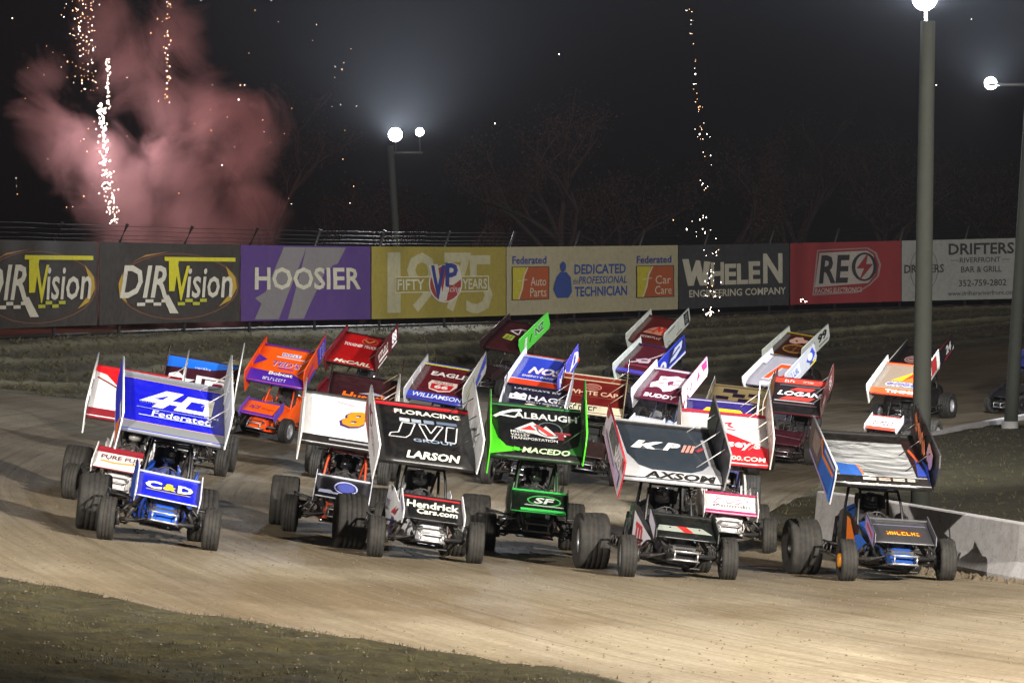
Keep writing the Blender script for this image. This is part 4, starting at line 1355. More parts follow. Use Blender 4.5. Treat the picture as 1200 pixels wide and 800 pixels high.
CARS = {
    'A': dict(label='bright blue winged car numbered 40 with a blue nose wing', foil='0a12b8', lip='787c86', body='1f55c8', side='2452c0', nose='0c1ab8', nlip='b4b8c4', nend='d4d6e4', ro='2a35c8', redge='dfe0ea', lo='c4c8cc', li='b8bcbe', ledge='d0d4d4', cage='1a1a1e', rim='303034',
              fd=[('b', -.755, .64, .755, .755, '666a70'), ('b', -.755, .625, .755, .64, 'a88880'), ('b', -.755, -.755, .755, -.62, '6a6e74'), ('b', -.755, -.62, .755, -.605, 'a88880'),
                  ('p', [(-.50, -.02), (-.10, .40), (.16, .40), (-.02, .12), (.16, .12), (.12, -.0), (-.06, -.0), (-.16, -.16), (-.32, -.16), (-.24, -.02)], CW), ('p', [(-.30, .10), (-.16, .10), (-.06, .26)], '0a12b8'),
                  ('p', [(.0, -.16), (.22, .34), (.62, .34), (.56, -.16)], CW), ('p', [(.17, -.06), (.27, .20), (.48, .20), (.44, -.06)], '0a12b8'), ('t', 'YEARS', .56, -.22, .22, .06, CW, .2, .02),
                  ('t', 'Federated', .12, -.36, .90, .17, 'c6cbe8', .15, .03), ('q', -.38, -.06, .26, .06, 8, '9aa6e0'), ('l', [(-.55, -.25), (.66, -.25)], .02, '7884e0'), ('l', [(-.52, -.47), (.58, -.47)], .02, 'a8b0e8')],
              rod=[('p', [(.30, -.30), (.80, -.40), (.80, -.05), (.62, -.02)], 'e87a30'), ('b', .3, .02, .84, .12, 'dfe0ea')],
              nd=[('t', 'C', -.22, .0, .27, .24, '0c1040', 0, .10), ('t', 'D', .24, .0, .25, .24, '0c1040', 0, .10), ('t', '&', .01, .0, .22, .22, '0c1040', .1, .10), ('t', 'C', -.22, .0, .24, .21, 'ece9e2', 0, .07), ('t', '&', .01, .0, .19, .19, 'e6cf30', .1, .06), ('t', 'D', .24, .0, .22, .21, 'ece9e2', 0, .07), ('l', [(-.32, -.15), (.32, -.15)], .014, 'c0b060')]),
    'B': dict(label='white winged car with a red rear corner, behind the blue 40 car', foil='e6e4e6', lip='7a1826', body='d8d4d2', side='cfcaca', nose='e6e2e0', nlip='7a1826', nend='e8e6e8', ro='e4e4e8', lo='e0e2e4', cage='b8b8ba',
              fd=[('p', [(-.755, .755), (.755, .755), (.755, .2), (-.1, .12), (-.35, .22), (-.55, .52), (-.755, .60)], 'c8141f'), ('r', .10, .42, .26, .11, .05, 'e6e4e6'), ('b', .1, .36, .36, .42, 'e6e4e6'), ('l', [(-.7, .4), (-.5, .26), (-.3, .1)], .04, '8a2a30'),
                  ('b', -.755, -.755, .755, -.60, '7a1826'), ('l', [(.0, -.28), (.3, -.1)], .05, '2a2a50')],
              nd=[('b', -.45, .17, .45, .30, '8a1c2a'), ('t', 'PURE FUEL', .02, .04, .74, .13, '5a1a28', 0, .03), ('l', [(-.34, -.11), (-.1, -.14), (.2, -.10), (.36, -.13)], .045, 'd8a04a')]),
    'C': dict(label='dark maroon and bright blue winged car half hidden behind the blue 40 car', foil='3a1222', lip='2a1018', body='18181c', nose='1c1c22', ro='1c1620', redge='4a3026', lo='241820', ledge='d8d8d8', brace='8a6a50',
              fd=[('p', [(-.755, .755), (.755, .755), (.755, .68), (.2, .42), (-.755, .30)], '1466d2'), ('t', 'ver6hs', .0, .44, .34, .10, 'cfd6ea'), ('p', [(-.68, -.02), (-.5, .12), (-.3, -.14), (-.12, -.14), (-.38, -.40), (-.68, -.40)], 'e4e0e4'), ('b', -.1, -.02, .72, .08, 'e4e0e4'), ('b', -.1, -.5, .02, .08, 'e4e0e4'), ('b', .10, -.46, .66, -.08, 'e4e0e4'), ('b', .26, -.36, .48, -.18, '6a1a3a')]),
    'D': dict(label='bright orange winged car with purple trim and number 13', foil='ff640c', lip='4a1fa0', body='f8560a', side='f85a10', nose='ff620e', nlip='5a2aa8', nend='6a4ac0', ro='f0500e', ri='f0500e', lo='f04c10', ledge='f05a20', cage='e8440c', rim='b8b8bc',
              fd=[('p', [(-.755, -.755), (.755, -.755), (.755, -.60), (.3, -.34), (-.3, -.40), (-.755, -.36)], '4a1fa0'), ('p', [(-.755, -.2), (-.755, .30), (-.48, .12)], '4a1fa0'), ('t', "TED'S", .05, -.0, .74, .24, 'f2e6e6', .1, .06), ('t', "TED'S", .04, .005, .72, .22, '7a30b0', .1, .02),
                  ('b', -.2, .38, .3, .52, 'ece4f0'), ('q', .05, .45, .46, .10, 6, '5a2ab0'), ('l', [(-.3, .3), (.45, .3)], .05, 'ead8e0'), ('l', [(-.1, -.2), (.3, -.2)], .05, '8a3ab0'), ('t', 'Bobcat', .05, -.46, .62, .13, 'f2eef2', 0, .05), ('q', -.05, -.67, .62, .09, 9, 'd8d4ec')],
              lod=[('p', [(.20, .46), (.92, .46), (.92, .03), (.5, -.05), (.30, -.06)], '3a34c0'), ('t', '13', .62, .22, .34, .34, 'e4e0f4', .0, .08), ('t', '13', .62, .22, .30, .30, '2c30c8', 0, .03), ('p', [(-.8, -.08), (.2, -.06), (-.1, .06), (-.8, .0)], '4a34b8'), ('l', [(-.55, .15), (-.1, .25)], .10, 'b03a90')],
              rod=[('p', [(-.9, .1), (-.4, .1), (-.7, -.2), (-.9, -.2)], '5a2ab0')],
              nd=[('t', 'ICI', -.18, .04, .26, .16, '6a1f90', .2, .05), ('l', [(-.0, .02), (.34, .0)], .04, 'd03a30'), ('b', -.45, -.30, .45, -.22, '5a2aa8')], side_r=[('q', .5, .5, .5, .2, 3, '8a2ab0')]),
    'E': dict(label='glossy red winged car with white 88 on its maroon side board', foil='b0060e', lip='1c1414', body='5a0e1a', nose='6a0e1c', ro='54101c', ri='6a1620', lo='4c0e18', ledge='501018', frough=.2, cage='1a1416',
              fd=[('t', 'TOUGHER TRUCKS', -.05, .20, 1.05, .15, 'f0e4e0', 0, .04), ('r', .10, .48, .24, .17, .03, 'a8603a'), ('l', [(-.05, .52), (.1, .42), (.22, .56)], .06, 'c89060'), ('t', 'McCARL', .0, -.67, 1.1, .12, 'dfe6d0', .2, .05)],
              lod=[('t', '88', .62, .26, .38, .36, 'f0ecec', 0, .06), ('q', -.25, .28, .8, .18, 7, 'ead8c8'), ('l', [(-.6, .1), (.1, .1)], .08, 'e0d4d0'), ('l', [(.4, .02), (.8, .02)], .07, 'e8e0dc'), ('l', [(-.7, -.04), (.0, -.04)], .05, 'd8ccc8')]),
    'F': dict(label='dark maroon winged car with orange script lettering, in front of the red 88 car', foil='2a0c14', lip='1a1014', body='1c1416', nose='24161a', ro='30161c', lo='2a1410', li='d8581c', ledge='30201a', brace='9a8a70',
              fd=[('p', [(-.1, .0), (.2, .14), (.6, .02)], '8a8690'), ('t', "Huset's", .05, -.14, 1.05, .34, 'e8640e', .15, .05), ('q', .1, -.42, .8, .12, 8, 'e8640e')], lid=[('l', [(-.8, .4), (-.2, .2), (.5, .1)], .12, '1a1414')]),
    'G': dict(label='white winged car with an orange 8 and a blue ring on its black nose wing', foil='f0eff2', lip='18181c', body='1c1a1e', side='22202a', nose='14151c', nlip='c8ccd8', nend='d0d0e0', ro='ece8e6', lo='e8e8e8', cage='b8401c', frough=.4,
              fd=[('b', -.755, -.755, .755, -.60, '1a1a1c'), ('b', -.755, .70, .755, .755, '4a4a4c'), ('t', '8', .10, .02, .50, .62, '3a2a70', .35, .10), ('t', '8', .12, .05, .46, .56, 'f0941e', .35, .07), ('t', 'M', .5, -.3, .34, .34, '3a2a70', .35, .08), ('t', 'M', .52, -.28, .30, .30, 'f0941e', .35, .05), ('l', [(-.2, .55), (.1, .48)], .03, 'd8b0c0'), ('l', [(-.3, -.68), (.5, -.68)], .03, '9a9aa4')],
              nd=[('r', .05, .02, .20, .20, .028, 'b8bcf0'), ('e', .05, .02, .15, .15, '4a54a8'), ('b', -.4, -.22, .40, -.17, 'c8ccf0'), ('p', [(-.42, -.22), (-.1, -.22), (-.2, -.12), (-.4, -.14)], 'c8ccf0')]),
    'H': dict(label='black winged car with white side boards and a red stripe along the wing rear', foil='101216', lip='101216', body='c8c8cc', side='d4d4d8', nose='101216', nend='dcdce2', ro='dcdade', ri='c8c8ca', lo='d6d8d8', li='ccced0', cage='141416', rim='8a8a90', brace='1c1c1e',
              fd=[('b', -.755, .68, .755, .755, 'b81420'), ('p', [(-.42, .56), (-.34, .60), (-.38, .54), (-.46, .52)], 'c8202a'), ('t', 'FLORACING', .10, .54, 1.04, .12, 'dcdcd4', 0, .05),
                  ('l', [(-.32, .22), (-.40, -.08), (-.52, -.12), (-.56, -.22), (-.30, -.22), (-.22, -.12), (-.12, .22), (-.32, .22)], .02, 'd8dade'), ('l', [(-.06, .22), (.04, .22), (.11, -.02), (.22, .22), (.32, .22), (.12, -.22), (.04, -.22), (-.06, .22)], .02, 'd8dade'), ('l', [(.38, .22), (.54, .22), (.48, -.22), (.32, -.22), (.38, .22)], .02, 'd8dade'), ('b', -.36, .24, -.20, .34, 'b8bec8'), ('b', -.17, .24, -.02, .34, '9aa4b4'), ('b', .02, .24, .18, .34, '7c8aa0'), ('b', .22, .26, .54, .34, '5a6a84'), ('t', 'GROUP', .14, -.28, .66, .09, '93a4bc', 0, .03), ('t', 'LARSON', .10, -.64, .84, .15, 'd6dccc', .2, .06)],
              rod=[('r', -.25, -.02, .16, .10, .03, '8a2a40'), ('l', [(-.62, .0), (-.40, -.02)], .10, '8a2a40'), ('q', .30, -.10, .72, .10, 9, '9a8a98'), ('p', [(-.78, -.32), (-.95, -.2), (-.95, -.02), (.0, -.3)], 'b06a6a')],
              lid=[('l', [(-.1, .1), (.15, .28), (.25, .12), (.05, .22)], .03, '3a3a44'), ('l', [(.05, .34), (.32, .10)], .03, '3a3a44'), ('l', [(-.6, .3), (-.5, .22)], .04, 'c08a90')],
              nd=[('b', -.45, .25, .45, .30, 'a01420'), ('t', 'Hendrick', .0, .08, .80, .21, 'd8dcd0', .1, .05), ('t', 'Cars.com', .06, -.12, .62, .15, 'd8dcd0', .15, .05)],
              side_r=[('t', 'FINLEY', -.15, .72, .5, .16, '2a2a30', .1, .04), ('p', [(.30, .30), (.70, .30), (.60, .50), (.42, .58)], '3a2f70'), ('p', [(.34, .62), (.62, .74), (.52, .60)], 'b82a30')], ne_r=[('l', [(-.2, .02), (.2, .0)], .06, '7a6ab0')]),
    'I': dict(label='maroon winged car with red and white 66 shield and blue lip', foil='56101c', lip='2a40b0', body='b8b8ba', nose='3a1018', ro='dadade', lo='c4c4c0', ledge='d0d0cc', frough=.25,
              fd=[('b', -.755, .70, .755, .755, 'c8c02a'), ('t', 'EAGLE', .02, .36, .96, .20, 'e8e0dc', 0, .05), ('q', .05, .16, .6, .10, 10, '8a2030'), ('p', [(-.34, .02), (.34, .02), (.38, -.14), (.28, -.40), (.0, -.48), (-.28, -.40), (-.38, -.14)], 'dcc8c0'), ('p', [(-.30, -.12), (.30, -.12), (.26, -.36), (.0, -.43), (-.26, -.36)], 'c0202a'), ('t', 'PHILLIPS', .0, -.05, .50, .09, '9a5a50', 0, .02), ('t', '66', .0, -.25, .36, .18, 'efe6e2', 0, .06), ('b', -.755, -.755, .755, -.56, '2a40b0'), ('t', 'WILLIAMSON', .02, -.66, 1.30, .13, 'dfe2f4', .1, .03)],
              lod=[('p', [(-.1, .02), (.92, .48), (.92, .2), (.2, -.05)], '2a44b8'), ('l', [(-.7, .12), (.0, .3)], .06, 'a8a860'), ('l', [(-.6, .0), (-.2, .1)], .05, '6a6a50'), ('t', '5', .55, .08, .2, .16, 'd8d8f0', 0, .05)]),
    'J': dict(label='blue winged car with large white letters and a red-orange lip', foil='2a3fb4', lip='e0401c', body='24308a', nose='2a3a9c', ro='e4e4f0', lo='4446b4', ledge='5a50c0',
              fd=[('b', -.755, .68, .755, .755, '8fa4c8'), ('t', 'NOS', .12, .04, .96, .36, 'e0703a', .2, .07), ('t', 'NOS', .11, .05, .94, .34, 'eef0f6', .2, .05), ('t', 'ENERGY DRINK', .0, -.28, .94, .10, 'e4d8e0', .1, .04), ('b', -.755, -.755, .755, -.48, 'dc3c18'), ('l', [(-.755, -.47), (.755, -.47)], .02, 'e4e4f0')],
              lod=[('t', 'NOS', -.45, .2, .55, .3, 'eceaf4', .1, .06), ('p', [(.1, .05), (.9, .05), (.9, .30), (.6, .44), (.3, .2)], 'e0dcf0'), ('p', [(.4, .1), (.6, .1), (.7, .34), (.55, .34)], '3a3a9c'), ('b', .80, -.02, .95, .10, 'e0502a')]),
    'K': dict(label='navy winged car with white letters and a 26, between the blue and green wings', foil='14152c', lip='14152c', body='1a1a24', nose='1a1a2a', ro='e8e8f2', lo='dedeea', li='d0d0da',
              fd=[('t', 'LAZYDAYS RV', .0, .62, 1.1, .07, 'c0c0cc', 0, .02), ('p', [(-.62, .10), (-.62, .34), (-.54, .34), (-.48, .44), (-.38, .36), (-.30, .44), (-.22, .36), (-.22, .10)], 'eceaf2'), ('b', -.56, .18, -.50, .26, '8a8470'), ('b', -.32, .18, -.26, .26, '8a8470'), ('t', 'HAGE', .26, .24, .86, .24, 'eceaf2', 0, .03), ('t', 'REALTY SERVICES', .2, .03, .8, .07, 'c8c8d4', 0, .02), ('t', '26', .08, -.29, .72, .54, 'c8a040', .1, .12), ('t', '26', .08, -.29, .66, .48, 'f0eef4', .1, .08)]),
    'L': dict(label='black winged car with neon green trim and a green ring on its nose wing', foil='0e1216', lip='1c3a20', body='14241a', side='16301c', nose='0c1612', nlip='3ac85a', nend='123020', ro='1a2a1c', ri='54c828', redge='5ce030', lo='1c5a24', li='1c3a22', ledge='52e02c', cage='18381e', brace='2a4a2a',
              fd=[('p', [(-.755, .2), (-.64, -.36), (-.5, -.56), (-.2, -.62), (-.755, -.755)], '4cc824'), ('p', [(.755, .1), (.70, -.4), (.5, -.56), (.3, -.6), (.755, -.66)], '1f5a24'), ('l', [(-.755, .72), (.755, .72)], .04, '3a7a4a'), ('t', 'ALBAUGH', .16, .45, 1.06, .20, 'd4d8d8', 0, .04), ('l', [(-.70, .32), (-.58, .46), (-.42, .56), (-.24, .60)], .07, 'e4e8e8'), ('l', [(-.6, .40), (-.36, .36)], .05, 'e4e8e8'),
                  ('p', [(-.36, -.04), (-.06, .24), (.10, .04), (.16, .14), (.34, -.14), (.50, -.14), (.44, -.02), (.26, -.26)], 'e6e0e0'), ('p', [(-.28, -.04), (-.10, .12), (.0, -.04)], 'c83a3a'), ('p', [(-.06, .12), (.02, .16), (.30, -.14), (.22, -.20)], 'd04444'), ('r', .22, .03, .22, .24, .03, '5a6468'), ('b', .36, -.30, .46, -.06, '7a2a34'), ('b', .30, -.12, .58, -.05, '8a343c'), ('t', 'MISSOURI', -.22, -.14, .42, .08, 'd8d8d8', 0, .03), ('t', 'VALLEY', -.27, -.25, .32, .08, 'd8d8d8', 0, .03), ('t', 'TRANSPORTATION', -.04, -.36, .78, .08, 'd8d8d8', 0, .03), ('t', 'MACEDO', .16, -.65, .80, .12, 'b8d0a8', .2, .05), ('l', [(-.38, -.64), (-.28, -.66)], .07, '4cc82c')],
              nd=[('r', .08, .04, .28, .17, .028, '3fae52'), ('t', 'SF', .08, .04, .34, .20, 'd0dcd4', .2, .05), ('l', [(-.24, -.13), (.40, -.13)], .03, 'a8b8ac'), ('b', -.3, -.30, .44, -.23, '44d060')]),
    'M': dict(label='dark maroon winged car with a neon green side board, below the auto parts banner', foil='3e1018', lip='241016', body='20161a', nose='2a161a', ro='2a1418', lo='5ad84a', ledge='70e860', li='4ab040',
              fd=[('l', [(-.30, .26), (.0, .42), (.42, .40), (.2, .30), (.50, .14)], .05, 'e8d8dc'), ('l', [(-.30, .26), (.1, .10), (.0, .42)], .05, 'e8d8dc'), ('p', [(-.34, .06), (.04, .0), (.06, -.28), (-.34, -.22)], 'a8b840'), ('t', '21', -.15, -.12, .24, .16, '3a4a20', .1, .05), ('l', [(.3, .0), (.7, .1)], .05, '8a2a20'), ('l', [(.2, -.2), (.6, -.1)], .05, '7a2a20')],
              lod=[('t', 'NZ', .35, .24, .62, .30, 'e0f4e0', .2, .10), ('t', 'NZ', .35, .24, .58, .26, '2a4a30', .2, .05), ('p', [(-.7, -.05), (-.5, .34), (-.36, .34), (-.56, -.05)], 'e4ece4'), ('l', [(-.3, .1), (-.1, .3)], .05, '3a5a3a')]),
    'N': dict(label='dark red winged car with an oval emblem and a cream lip', foil='6a1210', lip='cfc6a8', body='1e1618', nose='2a1a1a', ro='3a2420', lo='2a1a18', li='6a4a24', ledge='8a7a60', brace='b8a890',
              fd=[('l', [(-.755, .58), (.755, .58)], .05, 'c8b090'), ('b', -.755, .60, .755, .755, '7a2018'), ('r', -.02, .30, .21, .14, .03, 'c8907a'), ('e', -.02, .30, .15, .09, '9a5a50'), ('t', 'WHITE CAP', .0, .0, 1.2, .20, 'dcb89a', 0, .04), ('l', [(-.6, -.18), (.62, -.18)], .02, '9a5040'), ('b', -.755, -.755, .755, -.54, 'cfc6a8'), ('q', -.25, -.65, .84, .13, 7, '1c1c1e')], lid=[('l', [(-.6, .3), (-.2, .2)], .1, 'a88a30'), ('l', [(0, .2), (.5, .1)], .1, 'a88a30')]),
    'O': dict(label='plum winged car with a big white splat on its wing', foil='58142c', lip='6a2040', body='9aa0b8', side='d0d0d6', nose='d4d4dc', ro='e4e2e8', lo='ece8ee', ledge='d890b8', cage='2a3a5a',
              fd=[('p', [(-.46, -.30), (-.52, -.05), (-.36, .10), (-.40, .36), (-.12, .40), (.05, .48), (.20, .42), (.48, .44), (.44, .20), (.58, .05), (.46, -.12), (.30, -.14), (.20, -.34), (.0, -.44), (-.1, -.30), (-.26, -.22)], 'e6dcdc'), ('p', [(-.1, .1), (.06, .22), (.12, .04), (.02, -.10)], '7a3050'), ('l', [(.12, .2), (.3, .26)], .05, '5a2038'), ('l', [(-.3, .2), (-.14, .26)], .04, '6a2a44'), ('l', [(.1, -.06), (.3, .02)], .05, '5a2038'), ('l', [(-.3, -.02), (-.14, .04)], .04, '6a2a44'), ('b', -.755, .66, .755, .755, 'a8a0a8'), ('t', 'BUDDY', .0, -.65, .96, .14, 'e8dce4', .1, .05)],
              lod=[('p', [(.5, .46), (.9, .46), (.9, .2), (.62, .2)], 'c03a80'), ('p', [(-.86, -.08), (-.4, -.08), (-.5, .08), (-.8, .02)], 'a02a40'), ('l', [(-.3, .1), (-.2, .3)], .06, '9a4a80'), ('p', [(.1, .1), (.3, .4), (.36, .2)], 'b03a80')]),
    'P': dict(label='maroon winged car with a big black 6 on its white side board', foil='5c1614', lip='4a1418', body='1c1618', nose='c8ccc8', ro='dde0d8', lo='dfe2da', ledge='e4e6e0',
              fd=[('p', [(-.44, -.28), (-.36, -.06), (-.2, .12), (.0, .22), (.2, .20), (.40, .08), (.46, -.12), (.46, -.28)], 'd08a70'), ('l', [(-.1, -.2), (.0, .2), (.1, -.1), (.2, .22), (.3, -.2)], .08, 'e02a20'), ('l', [(-.38, -.1), (-.1, -.1)], .04, '8a2a20'), ('q', .0, -.48, .80, .10, 9, 'e4c8c4')],
              lod=[('b', .54, .0, .88, .46, '22242a'), ('t', '6', .71, .24, .24, .36, 'e8eae4', .0, .07), ('t', '6', .71, .24, .22, .34, '22242a', .0, .02), ('r', -.62, .0, .1, .08, .02, '6a706a'), ('b', .10, .0, .112, .46, 'a8aca4'), ('e', .84, -.04, .06, .05, '5a5a5a'), ('l', [(-.6, .38), (-.1, .40)], .05, '8a8c88'), ('l', [(-.1, .02), (.3, .04)], .05, '8a8c88')]),
    'Q': dict(label='plum winged car with a bright blue side board, just ahead of the white 6', foil='521424', lip='3a2a60', body='1a1822', nose='20202a', ro='d4dcd8', redge='dfe8e2', lo='2a3cc0', ledge='3a4cd0',
              fd=[('l', [(-.5, -.3), (-.1, -.1), (.2, .3), (.42, .5)], .05, 'e8d8e0'), ('p', [(-.40, -.1), (-.1, .06), (.1, .0), (.1, -.2), (-.2, -.26)], 'd8c0cc'), ('l', [(-.2, -.1), (.0, -.06)], .08, '6a2a50'), ('p', [(.2, .36), (.46, .46), (.48, .6), (.3, .56)], 'e0d0d8'), ('l', [(-.6, -.42), (.2, -.42)], .09, '8a3048'), ('p', [(.2, -.1), (.46, .0), (.40, -.3)], 'b8a060'), ('b', -.755, -.755, .3, -.64, '4a46b8')],
              lod=[('p', [(-.25, .02), (.0, .46), (.92, .44), (.92, .02)], '20285a'), ('p', [(-.1, .08), (.3, .40), (.8, .42), (.7, .2), (.3, .06)], 'ccd4ee'), ('l', [(.0, .2), (.6, .3)], .06, '2a3480'), ('e', -.52, .16, .22, .18, 'e8ecf4'), ('t', '8', -.52, .16, .14, .2, '2a3cc0', 0, .06), ('b', -.8, -.1, .9, -.03, 'dfe4f4')]),
    'R': dict(label='brown winged car with a black 99 on its pale side board', foil='33100e', lip='c09a24', body='1c1614', nose='241a16', ro='d8dcd2', lo='d9ddd4', ledge='dfe2da',
              fd=[('p', [(-.42, .34), (-.30, .56), (-.06, .62), (.06, .50), (.50, .44), (.62, .34), (.10, .28), (-.1, .16), (-.34, .20)], 'd0a090'), ('l', [(-.2, .4), (-.1, .3)], .06, '5a2a24'), ('r', .06, -.14, .46, .28, .06, 'a87a2a'), ('r', .06, -.14, .34, .18, .03, '7a5020'), ('l', [(-.3, -.14), (.4, -.14)], .04, '8a3a20'), ('l', [(.06, -.38), (.06, .10)], .04, '8a5a24'), ('b', -.755, -.755, .755, -.60, 'c09a24'), ('q', -.1, -.67, .5, .1, 4, '1c1414')],
              lod=[('t', '99', .50, .28, .60, .30, '1c1e20', .1, .08), ('l', [(.2, .03), (.8, .06)], .06, '8a8c86'), ('l', [(-.5, .12), (.0, .3)], .09, 'a8b0c8'), ('b', -.10, -.06, -.09, .44, 'a8aaa4')]),
    'S': dict(label='white winged car with a large orange 7 on its wing', foil='a8a4ae', lip='2a2a38', body='2a2a34', nose='d4d0d8', ro='d8d6da', lo='c0c4cc', ledge='d0d4dc', under='1a1a24',
              fd=[('p', [(-.35, -.50), (-.14, .40), (.50, .40), (.60, .02), (.34, .06), (.28, .22), (.06, .22), (-.06, -.50)], 'cfcbcd'), ('p', [(-.30, -.44), (-.12, .34), (.46, .34), (.48, .12), (.40, .12), (.26, .16), (.0, .16), (-.12, -.44)], 'e8541e'), ('p', [(.22, -.30), (.34, .02), (.60, .0), (.56, -.30)], 'e8541e'), ('b', -.755, .3, -.6, .72, 'c8c4d0'), ('b', -.3, -.72, .3, -.6, 'efeef2')],
              lod=[('p', [(-.55, .06), (-.45, .34), (.0, .42), (.0, .06)], 'd8dcec'), ('q', -.28, .22, .42, .2, 4, '3a4ab0'), ('p', [(.36, .2), (.8, .46), (.9, .2), (.6, .0)], '3a50c0'), ('e', .6, .24, .14, .12, 'e0e4f0'), ('p', [(.5, -.06), (.8, .06), (.84, -.05)], 'e0c82a'), ('b', .5, .0, .7, .04, '26283a')]),
    'T': dict(label='black winged car with red and white lettering and 35 on a maroon board', foil='1a181c', lip='6a1c28', body='3a1420', side='20181c', nose='4a1a28', ro='2e2226', ri='4a2a30', lo='4c1a20', ledge='5a2428', cage='1a1416',
              fd=[('b', -.755, .54, .755, .755, 'c83424'), ('q', -.35, .64, .30, .10, 4, 'e8c8c0'), ('q', .15, .64, .30, .08, 5, 'e0a090'), ('l', [(-.6, .44), (.6, .44)], .06, '4a4448'), ('p', [(-.1, .36), (.4, .36), (.30, .20), (-.3, .20)], 'd03a34'), ('t', 'LOGAN', .02, .05, 1.20, .22, 'ece4e4', .2, .06), ('p', [(-.5, -.28), (.35, -.28), (.48, -.10), (-.30, -.10)], 'd04038'), ('l', [(-.6, -.34), (.5, -.34)], .04, 'c8c0c0'), ('l', [(-.6, -.48), (.6, -.48)], .05, '5a4448')],
              lod=[('t', '35', .42, .24, .34, .32, 'e0d8d4', .1, .06), ('e', -.45, .2, .26, .16, '8a6a60'), ('l', [(-.6, .2), (-.3, .22)], .06, 'd8ccc4'), ('l', [(.25, .0), (.7, .02)], .05, '9a8480')], nd=[('l', [(-.4, .1), (.4, .0)], .04, '8a5a68')]),
    'U': dict(label='gold winged car with dark checkered squares on its wing', foil='a89468', lip='8a7a5c', body='2a2430', nose='3a3440', ro='a8a090', redge='b8b4a4', lo='a87c3a', li='b8883a', ledge='e0dcd0', brace='8a7a60',
              fd=[('b', -.48, .42, -.10, .62, '241430'), ('b', .20, .30, .54, .48, '241430'), ('b', -.20, .20, .12, .40, '241430'), ('b', -.62, .02, -.28, .20, '241430'), ('b', -.02, -.06, .30, .14, '241430'), ('l', [(.2, -.4), (.7, .3)], .05, 'c09850'), ('l', [(.3, -.5), (.74, .1)], .04, 'c8a868')]),
    'V': dict(label='navy winged car with a yellow chevron across the wing', foil='221a5c', lip='2a1a5a', body='22202c', nose='2a2a50', ro='dcd8d4', lo='dcd8d0', brace='d8c8b0',
              fd=[('b', -.755, .72, .755, .755, '9a96a0'), ('p', [(-.50, .10), (-.32, .46), (.40, .44), (.58, .08)], 'ecc01c'), ('q', .05, -.3, .6, .2, 4, 'e8d8a0')]),
    'W': dict(label='white and red winged car with white script and a white nose wing', foil='dedade', lip='b81c2c', body='d8d4d4', side='d2cccc', nose='e2dede', nlip='a8306a', nend='dcd8d8', ro='d0c8c4', lo='d4ccc6', li='c8beb6', cage='c8c4c2', brace='d8ccc0', rim='c0c0c0',
              fd=[('b', -.755, .70, .755, .755, '8a2040'), ('p', [(-.755, -.755), (.755, -.755), (.755, -.34), (.02, .12), (-.755, -.10)], 'c81e2c'), ('t', "Casey's", .16, -.28, .92, .34, 'ece4e4', .15, .05), ('l', [(.02, .42), (.14, .46), (.08, .36), (.16, .30)], .04, 'c83a4a'), ('l', [(.06, .22), (.20, .22)], .03, 'c83a4a'), ('b', -.755, -.755, .755, -.58, 'b01a28'), ('q', -.2, -.67, .5, .10, 6, 'e0d4c8'), ('t', '00.COM', .40, -.67, .60, .10, 'e0d4c8', .1, .04)],
              nd=[('t', 'FVP', .0, .08, .62, .17, 'b84a78', .3, .06), ('t', 'FVP', .0, .08, .58, .13, 'ece6e8', .3, .02), ('q', .02, -.10, .66, .07, 14, '6a5a68'), ('b', -.45, .26, .45, .30, '8a1c2c'), ('b', -.45, -.30, .45, -.24, 'a8306a')], hood_d=[('b', -.2, -.35, .2, .1, 'e0dcdc')]),
    'X': dict(label='dark slate winged car with a silver lip and red tip on one board', foil='27303a', lip='a8a8ac', body='16161a', side='26262a', nose='0c1214', nlip='10161a', nend='0e1618', ro='c4bcc4', redge='a01c2c', ri='5a5a62', lo='17181e', li='1c1f26', ledge='8a8a8e', brace='b0b0b4', rim='9a9aa0', frough=.3,
              fd=[('b', -.755, .66, .755, .755, '14161a'), ('p', [(-.755, .66), (-.68, .60), (-.64, -.20), (-.50, -.50), (-.30, -.58), (-.755, -.66)], 'a4a4a8'), ('p', [(.58, .40), (.68, .44), (.70, -.4), (.755, -.5), (.755, -.66), (.30, -.58), (.48, -.50), (.60, -.35)], '8c8c92'), ('l', [(-.48, .0), (.0, .0)], .015, '8a8e94'),
                  ('p', [(-.56, -.02), (-.40, .22), (-.30, .22), (-.38, .10), (-.14, .22), (-.02, .22), (-.24, .08), (-.18, -.02), (-.30, -.02), (-.36, .06), (-.42, -.02)], 'dcdcdc'), ('t', 'P', .08, .10, .30, .24, 'dcdcdc', .4, .08), ('t', 'III', .34, .08, .26, .22, 'cc8a80', .4, .06), ('l', [(.46, .02), (.58, .14)], .06, '8a3038'), ('b', -.755, -.755, .755, -.60, 'a8a8ac'), ('t', 'AXSOM', .12, -.69, 1.10, .13, '131315', .2, .07)],
              rod=[('p', [(-.96, .16), (-.7, .17), (-.8, -.0), (-.96, -.02)], 'a81c2c'), ('p', [(-.4, .15), (.2, .17), (.1, -.14), (-.5, -.12)], '3a3a42'), ('t', '11', -.40, .02, .24, .24, '26262c', .2, .08), ('t', 'WO', .38, -.02, .56, .18, 'e8e4ea', .1, .06), ('p', [(.66, .18), (.84, .19), (.86, .0), (.74, .04)], 'b02434'), ('l', [(-.8, -.2), (-.2, -.26), (.5, -.3)], .10, 'a88ab0'), ('p', [(.2, -.14), (.7, -.10), (.7, -.34), (.4, -.34)], 'b8a4c8')],
              nd=[('p', [(-.38, .0), (.26, .0), (.40, -.16), (-.42, -.16)], '8e948c'), ('p', [(-.12, .0), (.02, .0), (.12, -.16), (-.02, -.16)], 'b82420'), ('b', -.45, .20, .45, .30, '060a0a')],
